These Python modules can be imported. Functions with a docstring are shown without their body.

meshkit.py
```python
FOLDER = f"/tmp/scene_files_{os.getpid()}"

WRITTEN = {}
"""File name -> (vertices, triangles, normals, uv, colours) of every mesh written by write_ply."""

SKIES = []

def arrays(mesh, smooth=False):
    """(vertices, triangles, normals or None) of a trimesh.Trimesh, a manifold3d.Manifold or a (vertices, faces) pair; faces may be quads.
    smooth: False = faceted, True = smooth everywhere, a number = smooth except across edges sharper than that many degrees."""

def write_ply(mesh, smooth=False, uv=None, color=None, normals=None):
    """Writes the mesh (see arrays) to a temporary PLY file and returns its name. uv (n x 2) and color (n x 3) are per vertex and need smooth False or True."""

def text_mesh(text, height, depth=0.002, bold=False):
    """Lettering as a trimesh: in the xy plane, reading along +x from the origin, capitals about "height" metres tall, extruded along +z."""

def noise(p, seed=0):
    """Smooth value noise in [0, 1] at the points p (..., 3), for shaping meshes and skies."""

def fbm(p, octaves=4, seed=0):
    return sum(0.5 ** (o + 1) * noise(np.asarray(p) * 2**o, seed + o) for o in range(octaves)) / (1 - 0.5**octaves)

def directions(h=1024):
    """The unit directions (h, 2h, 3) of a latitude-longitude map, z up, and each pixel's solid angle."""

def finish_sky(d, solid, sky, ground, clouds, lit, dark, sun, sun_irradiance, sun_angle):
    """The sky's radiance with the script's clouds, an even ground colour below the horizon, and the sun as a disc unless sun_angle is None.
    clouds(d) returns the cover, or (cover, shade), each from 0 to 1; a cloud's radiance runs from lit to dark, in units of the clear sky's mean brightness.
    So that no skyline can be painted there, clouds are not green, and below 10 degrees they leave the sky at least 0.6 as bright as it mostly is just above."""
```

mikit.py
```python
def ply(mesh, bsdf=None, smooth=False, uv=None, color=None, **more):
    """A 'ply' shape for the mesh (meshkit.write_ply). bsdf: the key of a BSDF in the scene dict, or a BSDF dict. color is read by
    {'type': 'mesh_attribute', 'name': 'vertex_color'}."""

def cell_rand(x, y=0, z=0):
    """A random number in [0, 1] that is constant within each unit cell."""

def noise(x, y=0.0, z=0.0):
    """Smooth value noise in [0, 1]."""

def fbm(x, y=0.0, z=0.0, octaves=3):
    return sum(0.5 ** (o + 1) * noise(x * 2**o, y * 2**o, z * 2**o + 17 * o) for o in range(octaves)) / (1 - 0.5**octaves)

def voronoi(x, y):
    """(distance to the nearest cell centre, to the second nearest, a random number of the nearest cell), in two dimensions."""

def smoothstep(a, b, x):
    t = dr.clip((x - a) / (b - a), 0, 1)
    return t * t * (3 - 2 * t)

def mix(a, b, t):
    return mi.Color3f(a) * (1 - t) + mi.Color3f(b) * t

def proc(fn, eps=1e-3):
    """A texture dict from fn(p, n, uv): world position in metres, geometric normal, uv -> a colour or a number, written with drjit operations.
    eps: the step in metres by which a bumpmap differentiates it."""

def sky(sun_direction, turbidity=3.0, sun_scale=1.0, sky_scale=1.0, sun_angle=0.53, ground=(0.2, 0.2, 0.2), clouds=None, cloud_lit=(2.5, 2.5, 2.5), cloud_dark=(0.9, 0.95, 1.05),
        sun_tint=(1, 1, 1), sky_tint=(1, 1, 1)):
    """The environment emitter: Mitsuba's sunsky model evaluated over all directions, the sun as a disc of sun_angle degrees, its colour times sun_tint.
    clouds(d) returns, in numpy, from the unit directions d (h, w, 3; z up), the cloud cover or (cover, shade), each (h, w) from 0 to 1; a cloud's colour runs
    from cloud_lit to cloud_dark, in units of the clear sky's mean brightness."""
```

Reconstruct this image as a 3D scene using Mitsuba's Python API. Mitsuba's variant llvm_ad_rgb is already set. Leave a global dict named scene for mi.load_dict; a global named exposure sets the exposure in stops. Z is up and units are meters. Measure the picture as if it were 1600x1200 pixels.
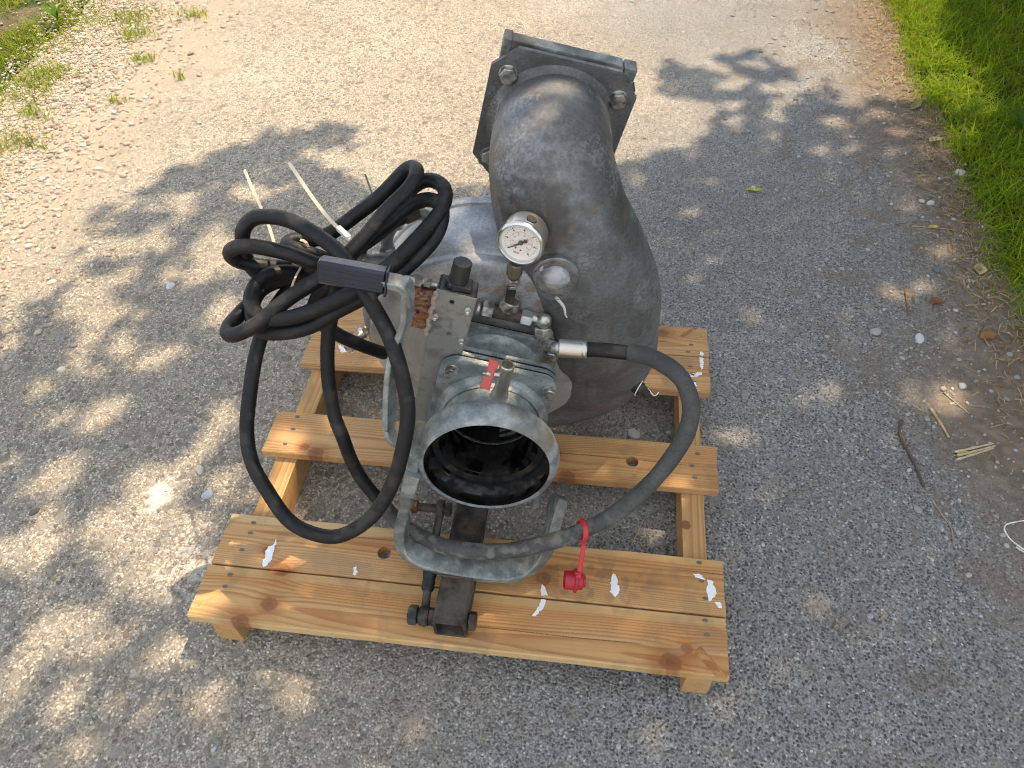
import math, random
import numpy as np, trimesh, shapely, manifold3d as m3
import drjit as dr, mitsuba as mi
import mikit, meshkit
from mikit import noise, fbm, voronoi, cell_rand, smoothstep, mix, proc
from scipy.interpolate import CubicSpline
from scipy.spatial import cKDTree

# ------------------------------------------------------------------ camera, sky, exposure
T = mi.ScalarTransform4f
CAM = np.array([0.222, -0.498, 1.310])
FWD = np.array([-0.1060, 0.6510, -0.7516])
UPV = np.array([-0.0740, 0.7490, 0.6592])
scene = {'type': 'scene'}
scene['camera'] = {'type': 'perspective', 'fov': 69.65, 'fov_axis': 'x', 'near_clip': 0.02, 'far_clip': 400.0,
                   'to_world': T().look_at(origin=CAM.tolist(), target=(CAM + FWD).tolist(), up=UPV.tolist())}
SUN_AZ, SUN_EL = math.radians(55), math.radians(60)
SUN = np.array([math.cos(SUN_AZ) * math.cos(SUN_EL), math.sin(SUN_AZ) * math.cos(SUN_EL), math.sin(SUN_EL)])


def fair_clouds(d):
    """broken bright fair-weather cloud"""
    q = d / np.maximum(d[..., 2:], .12) * 1.1
    q = np.stack([q[..., 0], q[..., 1], q[..., 0] * 0], -1)
    f = meshkit.fbm(q + 4.2, 5, 3)
    return np.clip((f - .36) * 5, .12, .95), np.clip((f - .62) * 2.5, 0, .6)


scene['sky'] = mikit.sky(SUN.tolist(), turbidity=3, sun_scale=.72, sun_tint=(1.0, 0.93, 0.82), sky_tint=(1.0, 0.975, 0.90), clouds=fair_clouds)
exposure = 2.80
GZ = -0.10                      # road level; the pallet's top is z = 0
rng = np.random.default_rng(7)
random.seed(7)
labels = {}

# ------------------------------------------------------------------ small helpers
used = {}


def numbered(name):
    n = used.get(name, -1) + 1
    used[name] = n
    return name if n == 0 else f'{name}_{n:03d}'


def add(name, mesh, mat, parent=None, smooth=30, color=None, **lab):
    key = numbered((parent + '__' if parent else '') + name)
    scene[key] = mikit.ply(mesh, mat, smooth=smooth, color=color)
    if lab:
        labels[key] = lab
    return key


def thing(name, label, category, group=None):
    key = numbered(name)
    labels[key] = {'label': label, 'category': category}
    if group:
        labels[key]['group'] = group
    return key


def frame(yaw, pitch, roll, O):
    yaw, pitch, roll = (math.radians(a) for a in (yaw, pitch, roll))
    Y = np.array([-math.sin(yaw) * math.cos(pitch), math.cos(yaw) * math.cos(pitch), -math.sin(pitch)])
    X0 = np.array([math.cos(yaw), math.sin(yaw), 0])
    Z0 = np.cross(X0, Y)
    M = np.eye(4)
    M[:3, 0] = X0 * math.cos(roll) - Z0 * math.sin(roll)
    M[:3, 1] = Y
    M[:3, 2] = X0 * math.sin(roll) + Z0 * math.cos(roll)
    M[:3, 3] = O
    return M


def xf(mesh, M):
    mesh = mesh.copy()
    mesh.apply_transform(M)
    return mesh


def tr(x, y, z):
    M = np.eye(4)
    M[:3, 3] = (x, y, z)
    return M


def axis_to(p, d, up=(0.0123, 0.0456, 1)):
    """frame at p with local z along d"""
    d = np.asarray(d, float) / np.linalg.norm(d)
    up = np.asarray(up, float)
    x = np.cross(up, d)
    if np.linalg.norm(x) < 1e-3:
        x = np.cross([1, 0, 0], d)
    x /= np.linalg.norm(x)
    M = np.eye(4)
    M[:3, 0], M[:3, 1], M[:3, 2], M[:3, 3] = x, np.cross(d, x), d, p
    return M


def cat(*ms):
    return trimesh.util.concatenate(list(ms))


def rbox(sx, sy, sz, b=0.002, M=None):
    """box with chamfered edges, centred"""
    P = []
    for x in (-1, 1):
        for y in (-1, 1):
            for z in (-1, 1):
                c = np.array([x * sx / 2, y * sy / 2, z * sz / 2])
                s = np.array([x, y, z]) * b
                P += [c - s * [0, 1, 1], c - s * [1, 0, 1], c - s * [1, 1, 0]]
    h = trimesh.convex.convex_hull(np.array(P))
    return h if M is None else xf(h, M)


def rev(profile, n=48, M=None, close=False):
    """revolve (r, h) profile about local z"""
    pr = np.array(profile, float)
    if close:
        pr = np.vstack([pr, pr[:1]])
    a = np.linspace(0, 2 * np.pi, n, endpoint=False)
    v = np.stack([pr[:, None, 0] * np.cos(a), pr[:, None, 0] * np.sin(a), np.repeat(pr[:, 1:], n, 1)], -1).reshape(-1, 3)
    i, j = np.meshgrid(np.arange(len(pr) - 1), np.arange(n), indexing='ij')
    q = np.stack([i * n + j, i * n + (j + 1) % n, (i + 1) * n + (j + 1) % n, (i + 1) * n + j], -1).reshape(-1, 4)
    m = trimesh.Trimesh(v, np.vstack([q[:, [0, 1, 2]], q[:, [0, 2, 3]]]), process=False)
    m.merge_vertices()
    m.update_faces(m.nondegenerate_faces())
    return m if M is None else xf(m, M)


def cyl(r, h, n=32, M=None, b=0.0012):
    b = min(b, r * .3, h * .3)
    return rev([(0, 0), (r - b, 0), (r, b), (r, h - b), (r - b, h), (0, h)], n, M)


def hexnut(af, h, M=None, dome=0.12):
    """hexagon across flats af, height h along local z, corners chamfered"""
    R = af / math.sqrt(3)
    P = []
    for k in range(6):
        a = math.pi / 3 * k + .2
        for z in (h * dome, h * (1 - dome)):
            P.append((R * math.cos(a), R * math.sin(a), z))
    for k in range(18):
        a = math.pi / 9 * k
        for z in (0, h):
            P.append((af * .47 * math.cos(a), af * .47 * math.sin(a), z))
    m = trimesh.convex.convex_hull(np.array(P))
    return m if M is None else xf(m, M)


def spline(P, step):
    P = np.asarray(P, float)
    t = np.r_[0, np.cumsum(np.sqrt(np.linalg.norm(np.diff(P, axis=0), axis=1)))]
    cs = CubicSpline(t, P, bc_type='natural')
    f = cs(np.linspace(0, t[-1], 40 * len(P)))
    s = np.r_[0, np.cumsum(np.linalg.norm(np.diff(f, axis=0), axis=1))]
    n = max(4, int(s[-1] / step))
    u = np.linspace(0, s[-1], n)
    return np.stack([np.interp(u, s, f[:, k]) for k in range(3)], 1)


def frames(P, ref=(0, 0, 1), a0=None):
    t = np.gradient(P, axis=0)
    t /= np.linalg.norm(t, axis=1, keepdims=True)
    a = np.cross(ref, t[0])
    if np.linalg.norm(a) < 1e-3:
        a = np.cross([1, 0, 0], t[0])
    if a0 is not None:
        a = np.asarray(a0, float)
    A = []
    for k in range(len(P)):
        a = a - t[k] * (a @ t[k])
        a = a / np.linalg.norm(a)
        A.append(a)
    A = np.array(A)
    return t, A, np.cross(t, A)


def sweep(P, r, sides=18, cap=True, ra=None, a0=None):
    """tube along P with radius r (number or array); ra: half-width along the first frame axis (starting as a0) where the section is oval"""
    P = np.asarray(P, float)
    r = np.broadcast_to(np.asarray(r, float), (len(P),))
    t, A, B = frames(P, a0=a0)
    if ra is not None:
        A = A * (np.asarray(ra, float) / r)[:, None]
    a = np.arange(sides) * 2 * np.pi / sides
    v = (P[:, None] + r[:, None, None] * (np.cos(a)[None, :, None] * A[:, None] + np.sin(a)[None, :, None] * B[:, None])).reshape(-1, 3)
    n = len(P)
    i, j = np.meshgrid(np.arange(n - 1), np.arange(sides), indexing='ij')
    q = np.stack([i * sides + j, i * sides + (j + 1) % sides, (i + 1) * sides + (j + 1) % sides, (i + 1) * sides + j], -1).reshape(-1, 4)
    f = np.vstack([q[:, [0, 1, 2]], q[:, [0, 2, 3]]])
    if cap:
        v = np.vstack([v, P[:1], P[-1:]])
        k = np.arange(sides)
        f = np.vstack([f, np.stack([k * 0 + n * sides, (k + 1) % sides, k], 1),
                       np.stack([k * 0 + n * sides + 1, (n - 1) * sides + k, (n - 1) * sides + (k + 1) % sides], 1)])
    return trimesh.Trimesh(v, f, process=False)


def bar(P, W, w, t, b=0.0012, shift=0.0):
    """flat bar: section w (along the directions W) x t, chamfered, swept along P; shift moves it along W"""
    P = np.asarray(P, float)
    W = np.broadcast_to(np.asarray(W, float), P.shape)
    tg = np.gradient(P, axis=0)
    tg /= np.linalg.norm(tg, axis=1, keepdims=True)
    W = W - tg * (W * tg).sum(1, keepdims=True)
    W = W / np.linalg.norm(W, axis=1, keepdims=True)
    N = np.cross(tg, W)
    x, y = w / 2, t / 2
    sec = [(x - b, y), (-x + b, y), (-x, y - b), (-x, -y + b), (-x + b, -y), (x - b, -y), (x, -y + b), (x, y - b)]
    k = len(sec)
    v = np.concatenate([(P + W * (sx + shift) + N * sy)[:, None] for sx, sy in sec], 1).reshape(-1, 3)
    n = len(P)
    i, j = np.meshgrid(np.arange(n - 1), np.arange(k), indexing='ij')
    q = np.stack([i * k + j, i * k + (j + 1) % k, (i + 1) * k + (j + 1) % k, (i + 1) * k + j], -1).reshape(-1, 4)
    c0 = np.array([[0, a + 1, a] for a in range(1, k - 1)])
    c1 = np.array([[0, a, a + 1] for a in range(1, k - 1)]) + (n - 1) * k
    m = trimesh.Trimesh(v, np.vstack([q[:, [0, 1, 2]], q[:, [0, 2, 3]], c0, c1]), process=False)
    m.fix_normals()
    return m


def to_m3(mesh):
    return m3.Manifold(m3.Mesh(np.asarray(mesh.vertices, np.float32), np.asarray(mesh.faces, np.uint32)))


def from_m3(m):
    k = m.to_mesh()
    return trimesh.Trimesh(k.vert_properties[:, :3], k.tri_verts, process=False)


def plate(poly, thick, holes=(), rad=0.0, b=0.0012, M=None):
    """polygon (x, z) in the local xz plane, extruded over local y = 0..thick, with holes (x, z, r), bevelled rims"""
    cs = m3.CrossSection([np.asarray(poly, float)])
    if cs.area() < 1e-9:
        cs = m3.CrossSection([np.asarray(poly, float)[::-1]])
    if rad:
        cs = cs.offset(-rad, m3.JoinType.Miter).offset(rad, m3.JoinType.Round, 2, 40)
    for x, z, r in holes:
        cs = cs - m3.CrossSection.circle(r, 28).translate((x, z))
    lo = cs.offset(-b, m3.JoinType.Miter)
    parts = m3.Manifold.extrude(cs, thick - 2 * b).translate((0, 0, b)) + m3.Manifold.extrude(lo, thick)
    mesh = from_m3(parts)
    v = mesh.vertices
    mesh.vertices = np.stack([v[:, 0], thick - v[:, 2], v[:, 1]], 1)
    return mesh if M is None else xf(mesh, M)


def rect(x0, x1, z0, z1):
    return [(x0, z0), (x1, z0), (x1, z1), (x0, z1)]


def flat_poly(pts, z0, thick, jag=0.0):
    """an irregular flat patch on a level surface, thick metres proud"""
    P = np.asarray(pts, float)
    c = m3.CrossSection([P])
    if c.area() < 1e-9:
        c = m3.CrossSection([P[::-1]])
    poly = c.to_polygons()[0]
    Q = []
    for a, b in zip(poly, np.roll(poly, -1, 0)):
        n = max(1, int(np.linalg.norm(b - a) / 0.004))
        for k in range(n):
            Q.append(a + (b - a) * k / n + rng.normal(0, jag, 2))
    m = from_m3(m3.Manifold.extrude(m3.CrossSection([np.array(Q)]), thick))
    m.apply_translation([0, 0, z0])
    return m


# ------------------------------------------------------------------ materials
def simple(key, color, rough=.5, metallic=0.0, **more):
    scene[key] = {'type': 'twosided', 'bsdf': {'type': 'principled', 'base_color': {'type': 'rgb', 'value': list(color)}, 'roughness': rough, 'metallic': metallic, **more}}


def textured(key, fn, rough=.5, metallic=0.0, bump=None, bscale=1.0, eps=1e-3, **more):
    r = proc(rough) if callable(rough) else rough
    b = {'type': 'principled', 'base_color': proc(fn), 'roughness': r, 'metallic': metallic, **more}
    if bump is not None:
        b = {'type': 'bumpmap', 'bsdf': b, 'tex': proc(bump, eps), 'scale': bscale}
    scene[key] = {'type': 'twosided', 'bsdf': b}


def road_zone(p):
    w = noise(p.x * 1.7 + 3, p.y * 1.3) - .5
    return smoothstep(-.35, .75, p.x + w * .9 + .10 * (p.y - .6))


def road_color(p, n, uv):
    x, y = p.x, p.y
    z = road_zone(p)
    wx, wy = noise(x * 40, y * 40) * .006, noise(x * 40 + 9, y * 40 + 4) * .006
    f1, f2, r1 = voronoi((x + wx) * 66, (y + wy) * 66)
    g1, g2, r2 = voronoi((x - wy) * 150 + 7, (y + wx) * 150)
    fine = noise(x * 420, y * 420)
    big = fbm(x * 2.3, y * 2.3, octaves=3)
    matrix = mix(mix((.325, .290, .235), (.39, .355, .295), big), mix((.25, .249, .242), (.335, .334, .325), big), z)
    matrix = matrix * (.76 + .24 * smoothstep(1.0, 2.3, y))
    peb = mix(mix((.10, .09, .075), (.38, .355, .31), r1 * r1), mix((.11, .112, .115), (.36, .36, .36), r1 * r1), z)
    chip = mix(mix((.09, .076, .058), (.60, .545, .45), r2), mix((.070, .072, .074), (.47, .47, .46), r2 * r2 * r2), z)
    is_chip = smoothstep(.46, .34, g1) * dr.select(r2 > .12, 1.0, 0.0)
    is_peb = smoothstep(.45, .36, f1) * dr.select(r1 > .42, 1.0, 0.0)
    c = mix(matrix, chip, is_chip * .95)
    c = mix(c, peb, is_peb * (.85 - .45 * z))
    c = c * (.55 + .90 * fine)
    # larger pebbles worn flush with the surface, and broad tonal changes from traffic
    k1, k2, r4 = voronoi((x + wx * 2) * 31 + 12, (y + wy * 2) * 31)
    c = mix(c, mix((.13, .12, .105), (.34, .32, .28), noise(r4 * 91, 3.5)) * (.8 + .4 * fine), smoothstep(.40, .33, k1) * dr.select(r4 > .80, .85 - .35 * z, 0.0))
    c = c * (.86 + .28 * fbm(x * 1.6 + 20, y * 2.6, octaves=4))
    # white mineral flecks
    h1, h2, r3 = voronoi(x * 85 + 31, y * 85 + 3)
    c = mix(c, (.62, .62, .60), dr.select((r3 > .965) & (h1 < .18), .7, 0.0))
    # brown dirt washed in from the verge and in small hollows
    dirt = smoothstep(.56, .72, fbm(x * 13 + 5, y * 13, octaves=5)) * (.14 + .30 * smoothstep(.5, 1.1, x))
    c = mix(c, (.17, .125, .085), dirt)
    edge = smoothstep(.98, 1.34, x + .30 * (fbm(x * 3 + 11, y * 3, octaves=3) - .5) + .10 * smoothstep(1.2, .6, y))
    c = mix(c, mix((.14, .105, .075), (.24, .19, .135), noise(x * 60, y * 60)), edge * .88)
    sand = smoothstep(-1.35, -1.75, x + .35 * (fbm(x * 2.5 + 4, y * 2.5, octaves=3) - .5))
    c = mix(c, mix((.40, .33, .255), (.36, .31, .25), noise(x * 50, y * 50)), sand * .75)
    # spilt lime
    d1 = dr.sqrt(dr.square((x + .735) * 1.2) + dr.square(y - .306))
    d2 = dr.sqrt(dr.square(x + .60) + dr.square((y - .165) * .8))
    n1 = noise(x * 90, y * 90)
    lime = dr.maximum(smoothstep(.050, .018, d1 + .045 * (n1 - .5)), .62 * smoothstep(.12, .02, d2 + .05 * (n1 - .5)) * smoothstep(.50, .62, fbm(x * 120, y * 120, octaves=2)))
    return mix(c, (.60, .59, .56), lime * .7)


def road_bump(p, n, uv):
    x, y = p.x, p.y
    wx, wy = noise(x * 40, y * 40) * .006, noise(x * 40 + 9, y * 40 + 4) * .006
    f1, f2, r1 = voronoi((x + wx) * 66, (y + wy) * 66)
    g1, g2, r2 = voronoi((x - wy) * 150 + 7, (y + wx) * 150)
    return smoothstep(.5, .15, f1) * (.3 + r1) * .0024 + smoothstep(.5, .1, g1) * (.2 + r2) * .0022 + noise(x * 400, y * 400) * .0010


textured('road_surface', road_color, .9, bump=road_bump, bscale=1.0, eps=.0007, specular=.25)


def soil_color(p, n, uv):
    x, y = p.x, p.y
    c = mix((.10, .078, .052), (.20, .155, .105), fbm(x * 18, y * 18, octaves=4))
    return mix(c, (.035, .055, .018), smoothstep(.35, .6, fbm(x * 4, y * 4 + 3, octaves=3)))


textured('soil', soil_color, .95, bump=lambda p, n, uv: fbm(p.x * 60, p.y * 60, octaves=3) * .012, eps=.002, specular=.2)

KNOTS = [(-.351, .041, .015), (-.396, .001, .017), (-.395, .150, .010), (-.352, .112, .016), (.428, .043, .011), (.398, .016, .019), (.160, .150, .014), (-.400, .407, .011),
         (-.370, .392, .017), (.389, .842, .015), (.150, .447, .020), (.185, .388, .017), (.10, .842, .015), (-.20, .70, .013), (-.30, .84, .014)]


def wood_tone(u, v, w, v0, seed):
    """pine: growth rings round a far pith, latewood lines, grain streaks; u runs along the board"""
    warp = (noise(u * 2.2 + seed * 7, v * 5, seed) - .5) * .030 + (noise(u * 9 + seed, v * 26) - .5) * .007
    return warp


def wood_color(p, n, uv):
    u, v, w = p.x, p.y, p.z
    board = dr.select(v < .110, 0.0, dr.select(v < .3, 1.0, dr.select(v < .6, 2.0, dr.select(v < .7695, 3.0, 4.0))))
    v0 = dr.select(v < .110, .030, dr.select(v < .3, .185, dr.select(v < .6, .435, dr.select(v < .7695, .72, .80))))
    warp = (noise(u * 2.0 + board * 7, v * 6 + board) - .5) * .034 + (noise(u * 7 + board * 3, v * 24) - .5) * .008
    kd = mi.Float(9.0)
    for kx, ky, kr in KNOTS:
        dx, dy = (u - kx) * .55, v - ky
        d = dr.sqrt(dx * dx + dy * dy) / kr
        near = dr.exp(-d * d * .30)
        warp = warp + near * kr * .75 * dr.select(dy > 0, 1.0, -1.0) * smoothstep(0, .8, dr.abs(dy) / kr)
        d2 = dr.sqrt(dr.square((u - kx) * .8) + dy * dy) / kr + .22 * (noise(u * 160, v * 160) - .5)
        kd = dr.minimum(kd, d2)
    vv = v - v0 + warp
    ring = dr.sqrt(vv * vv + dr.square(w + .052)) + u * .006 * (board - 2)
    per = dr.select((board == 0) | (board == 3), .0040, .0032)
    t = ring / per
    t = t - dr.floor(t)
    late = smoothstep(.30, .92, t) * smoothstep(1.0, .95, t)
    streak = noise(u * 14, v * 700, w * 700)
    coarse = fbm(u * 3 + board * 11, v * 14, octaves=3)
    light = mix((.50, .285, .115), (.55, .34, .155), coarse)
    dark = mix((.31, .135, .042), (.38, .18, .065), coarse)
    c = mix(light, dark, late * (.48 + .36 * noise(u * 5, v * 40, board)))
    c = c * (.86 + .22 * streak)
    # pale sapwood along one edge of some boards
    sap = dr.maximum(smoothstep(.086, .094, v + .016 * (noise(u * 3, 4.5) - .5) ) * dr.select(v < .110, 1.0, 0.0), smoothstep(.205, .214, v + .010 * (noise(u * 3, 9.5) - .5)) * dr.select(v < .3, 1.0, 0.0))
    sap = dr.maximum(sap, smoothstep(.006, -.001, v) + 0.0)
    c = mix(c, mix((.58, .43, .22), (.50, .35, .16), streak), sap * .8)
    # knots
    kring = .5 + .5 * dr.cos(kd * 14)
    kc = mix((.17, .065, .028), (.30, .125, .048), smoothstep(.1, 1.0, kd) * .7 + kring * .18 + .2 * streak)
    c = mix(c, kc, smoothstep(1.05, .70, kd) * .92)
    c = mix(c, c * mi.Color3f(.78, .58, .45), smoothstep(2.4, .9, kd) * smoothstep(.5, 1.1, kd) * .75)
    # handling dirt
    dirt = smoothstep(.60, .72, fbm(u * 16 + 3, v * 16, octaves=4)) * .30
    c = mix(c, (.20, .15, .10), dirt)
    smear = smoothstep(.52, .66, fbm(u * 60, v * 60, octaves=3)) * smoothstep(.16, .04, dr.sqrt(dr.square((u - .26)) + dr.square((v - .155) * 2.2)))
    crack = smoothstep(.0012, .0002, dr.abs(v - v0 - .012 + .006 * (noise(u * 9 + board * 5, 2.5) - .5))) * smoothstep(.58, .66, noise(u * 4 + board * 9, 7.5))
    c = mix(c, (.07, .04, .02), crack * .8)
    c = mix(c, c * mi.Color3f(.88, .70, .52), smoothstep(.5, .68, fbm(u * 2.2 + board * 4, v * 22, octaves=3)) * .6)
    return mix(c, (.10, .085, .07), smear * .38)


def wood_color_y(p, n, uv):
    u, v, w = p.y, dr.select(p.x > 0, p.x - .452, p.x + .441), p.z + .06
    warp = (noise(u * 2.5 + 3, v * 8) - .5) * .012
    ring = dr.sqrt(dr.square(v + warp + .018) + dr.square(w + .070))
    t = ring / .0034
    t = t - dr.floor(t)
    late = smoothstep(.3, .9, t) * smoothstep(1.0, .94, t)
    streak = noise(v * 700, u * 14, w * 700)
    c = mix((.50, .30, .125), (.35, .165, .06), late * .6) * (.86 + .22 * streak)
    d = dr.sqrt(dr.square((u - .311) * .8) + dr.square(p.x - .437) + dr.square(p.z + .022) * .3) / .010 + .2 * (noise(p.x * 200, u * 200) - .5)
    c = mix(c, (.24, .11, .045), smoothstep(1.0, .8, d))
    return mix(c, (.22, .16, .10), smoothstep(.58, .74, fbm(u * 12 + 3, v * 30, w * 30, octaves=4)) * .35)


textured('wood_along', wood_color, .62, specular=.35)
textured('wood_across', wood_color_y, .65, specular=.35)


def galv_color(p, n, uv):
    s = fbm(p.x * 55, p.y * 55, p.z * 55, octaves=4)
    f = noise(p.x * 420, p.y * 420, p.z * 420)
    c = mix((.19, .222, .228), (.345, .375, .375), smoothstep(.3, .7, s)) * (.8 + .4 * f)
    dirt = smoothstep(.52, .72, fbm(p.x * 18 + 4, p.y * 18, p.z * 18, octaves=4))
    return mix(c, (.17, .155, .13), dirt * .75)


textured('galvanised_dirty', lambda p, n, uv: galv_color(p, n, uv) * mix((.50, .48, .45), (.85, .85, .83), smoothstep(.35, .68, fbm(p.x * 26 + 3, p.y * 26, p.z * 26, octaves=4))), .55, .35)
textured('galvanised', galv_color, lambda p, n, uv: .36 + .25 * fbm(p.x * 60, p.y * 60, p.z * 60), .45,
         bump=lambda p, n, uv: fbm(p.x * 220, p.y * 220, p.z * 220, octaves=2) * .0005, eps=.0008)


def cast_color(p, n, uv):
    x, y, z = p.x, p.y, p.z
    s = fbm(x * 9, y * 9, z * 9, octaves=4)
    g = noise(x * 240, y * 240, z * 240) * .6 + noise(x * 520, y * 520, z * 520) * .4
    # scrubbed marks run across the outlet bend
    brush = noise(x * 30, y * 30, z * 260) * .5 + noise(x * 240, y * 60, z * 30) * .5
    c = mix((.125, .126, .126), (.195, .20, .205), smoothstep(.25, .72, s)) * (.56 + .62 * g + .22 * brush)
    worn = smoothstep(.50, .66, fbm(x * 13 + 8, y * 13, z * 13, octaves=5)) * smoothstep(.30, .45, z)
    c = mix(c, mix((.21, .215, .22), (.30, .305, .31), g), worn * (.12 + .75 * smoothstep(.42, .60, g * .6 + brush * .4)))
    drip = smoothstep(.60, .72, noise(x * 75 + 2, y * 75, z * 5)) * smoothstep(.25, .55, s)
    c = mix(c, (.10, .092, .082), drip * .35)
    grime = smoothstep(.52, .66, fbm(x * 20 + 3, y * 20, z * 20, octaves=5))
    c = mix(c, (.085, .078, .070), grime * .40)
    rusty = smoothstep(.66, .74, fbm(x * 26 + 13, y * 26, z * 26, octaves=4))
    c = mix(c, (.20, .15, .10), rusty * .5)
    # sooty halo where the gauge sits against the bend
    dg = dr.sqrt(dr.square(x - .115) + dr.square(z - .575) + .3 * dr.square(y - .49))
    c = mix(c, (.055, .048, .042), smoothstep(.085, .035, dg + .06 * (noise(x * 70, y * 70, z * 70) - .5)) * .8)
    return c


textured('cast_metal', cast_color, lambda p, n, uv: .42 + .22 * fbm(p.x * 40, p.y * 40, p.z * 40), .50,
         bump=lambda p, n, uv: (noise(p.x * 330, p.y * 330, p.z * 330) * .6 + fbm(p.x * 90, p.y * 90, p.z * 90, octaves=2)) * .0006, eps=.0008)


def cover_color(p, n, uv):
    x, y, z = p.x, p.y, p.z
    s = fbm(x * 14, y * 14, z * 14, octaves=4)
    r = dr.sqrt(dr.square(x - .004) + dr.square(z - .255))
    turned = noise(r * 420, 1.5)
    c = mix((.34, .335, .322), (.45, .45, .44), s) * (.90 + .16 * turned) * (.9 + .18 * noise(x * 400, y * 400, z * 400))
    cast = mix((.25, .258, .265), (.42, .43, .44), smoothstep(.3, .7, fbm(x * 22, y * 22, z * 22 + 5, octaves=4))) * (.75 + .45 * noise(x * 330, y * 330, z * 330))
    c = mix(c, cast, smoothstep(.33, .40, z + .10 * (s - .5)))
    rust = smoothstep(.50, .62, fbm(x * 30 + 9, y * 30, z * 30, octaves=4)) * smoothstep(.36, .41, z) * smoothstep(-.06, .02, x) * smoothstep(.46, .42, z)
    c = mix(c, (.22, .12, .06), rust * .75)
    return mix(c, (.17, .16, .14), smoothstep(.55, .72, fbm(x * 20, y * 20, z * 20 + 8, octaves=3)) * .4)


textured('cover_metal', cover_color, .42, .35, specular=.5)


def dark_color(p, n, uv):
    s = fbm(p.x * 40, p.y * 40, p.z * 40, octaves=4)
    c = mix((.026, .023, .020), (.085, .076, .064), smoothstep(.3, .7, s)) * (.8 + .4 * noise(p.x * 500, p.y * 500, p.z * 500))
    return mix(c, (.16, .085, .05), smoothstep(.58, .70, fbm(p.x * 28 + 7, p.y * 28, p.z * 28, octaves=3)) * .45)


textured('grimy_steel', dark_color, .62, .25, bump=lambda p, n, uv: fbm(p.x * 160, p.y * 160, p.z * 160, octaves=2) * .0009, eps=.0008)


def rust_color(p, n, uv):
    s = fbm(p.x * 130, p.y * 130, p.z * 130, octaves=4)
    c = mix((.065, .026, .014), (.24, .085, .032), smoothstep(.25, .75, s)) * (.7 + .6 * noise(p.x * 600, p.y * 600, p.z * 600))
    return mix(c, (.27, .23, .18), smoothstep(.50, .72, fbm(p.x * 230 + 5, p.y * 230, p.z * 230, octaves=4)) * .6)


textured('rusty_paint', rust_color, .8, .0, bump=lambda p, n, uv: fbm(p.x * 160, p.y * 160, p.z * 160, octaves=3) * .0018, eps=.0008)


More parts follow.
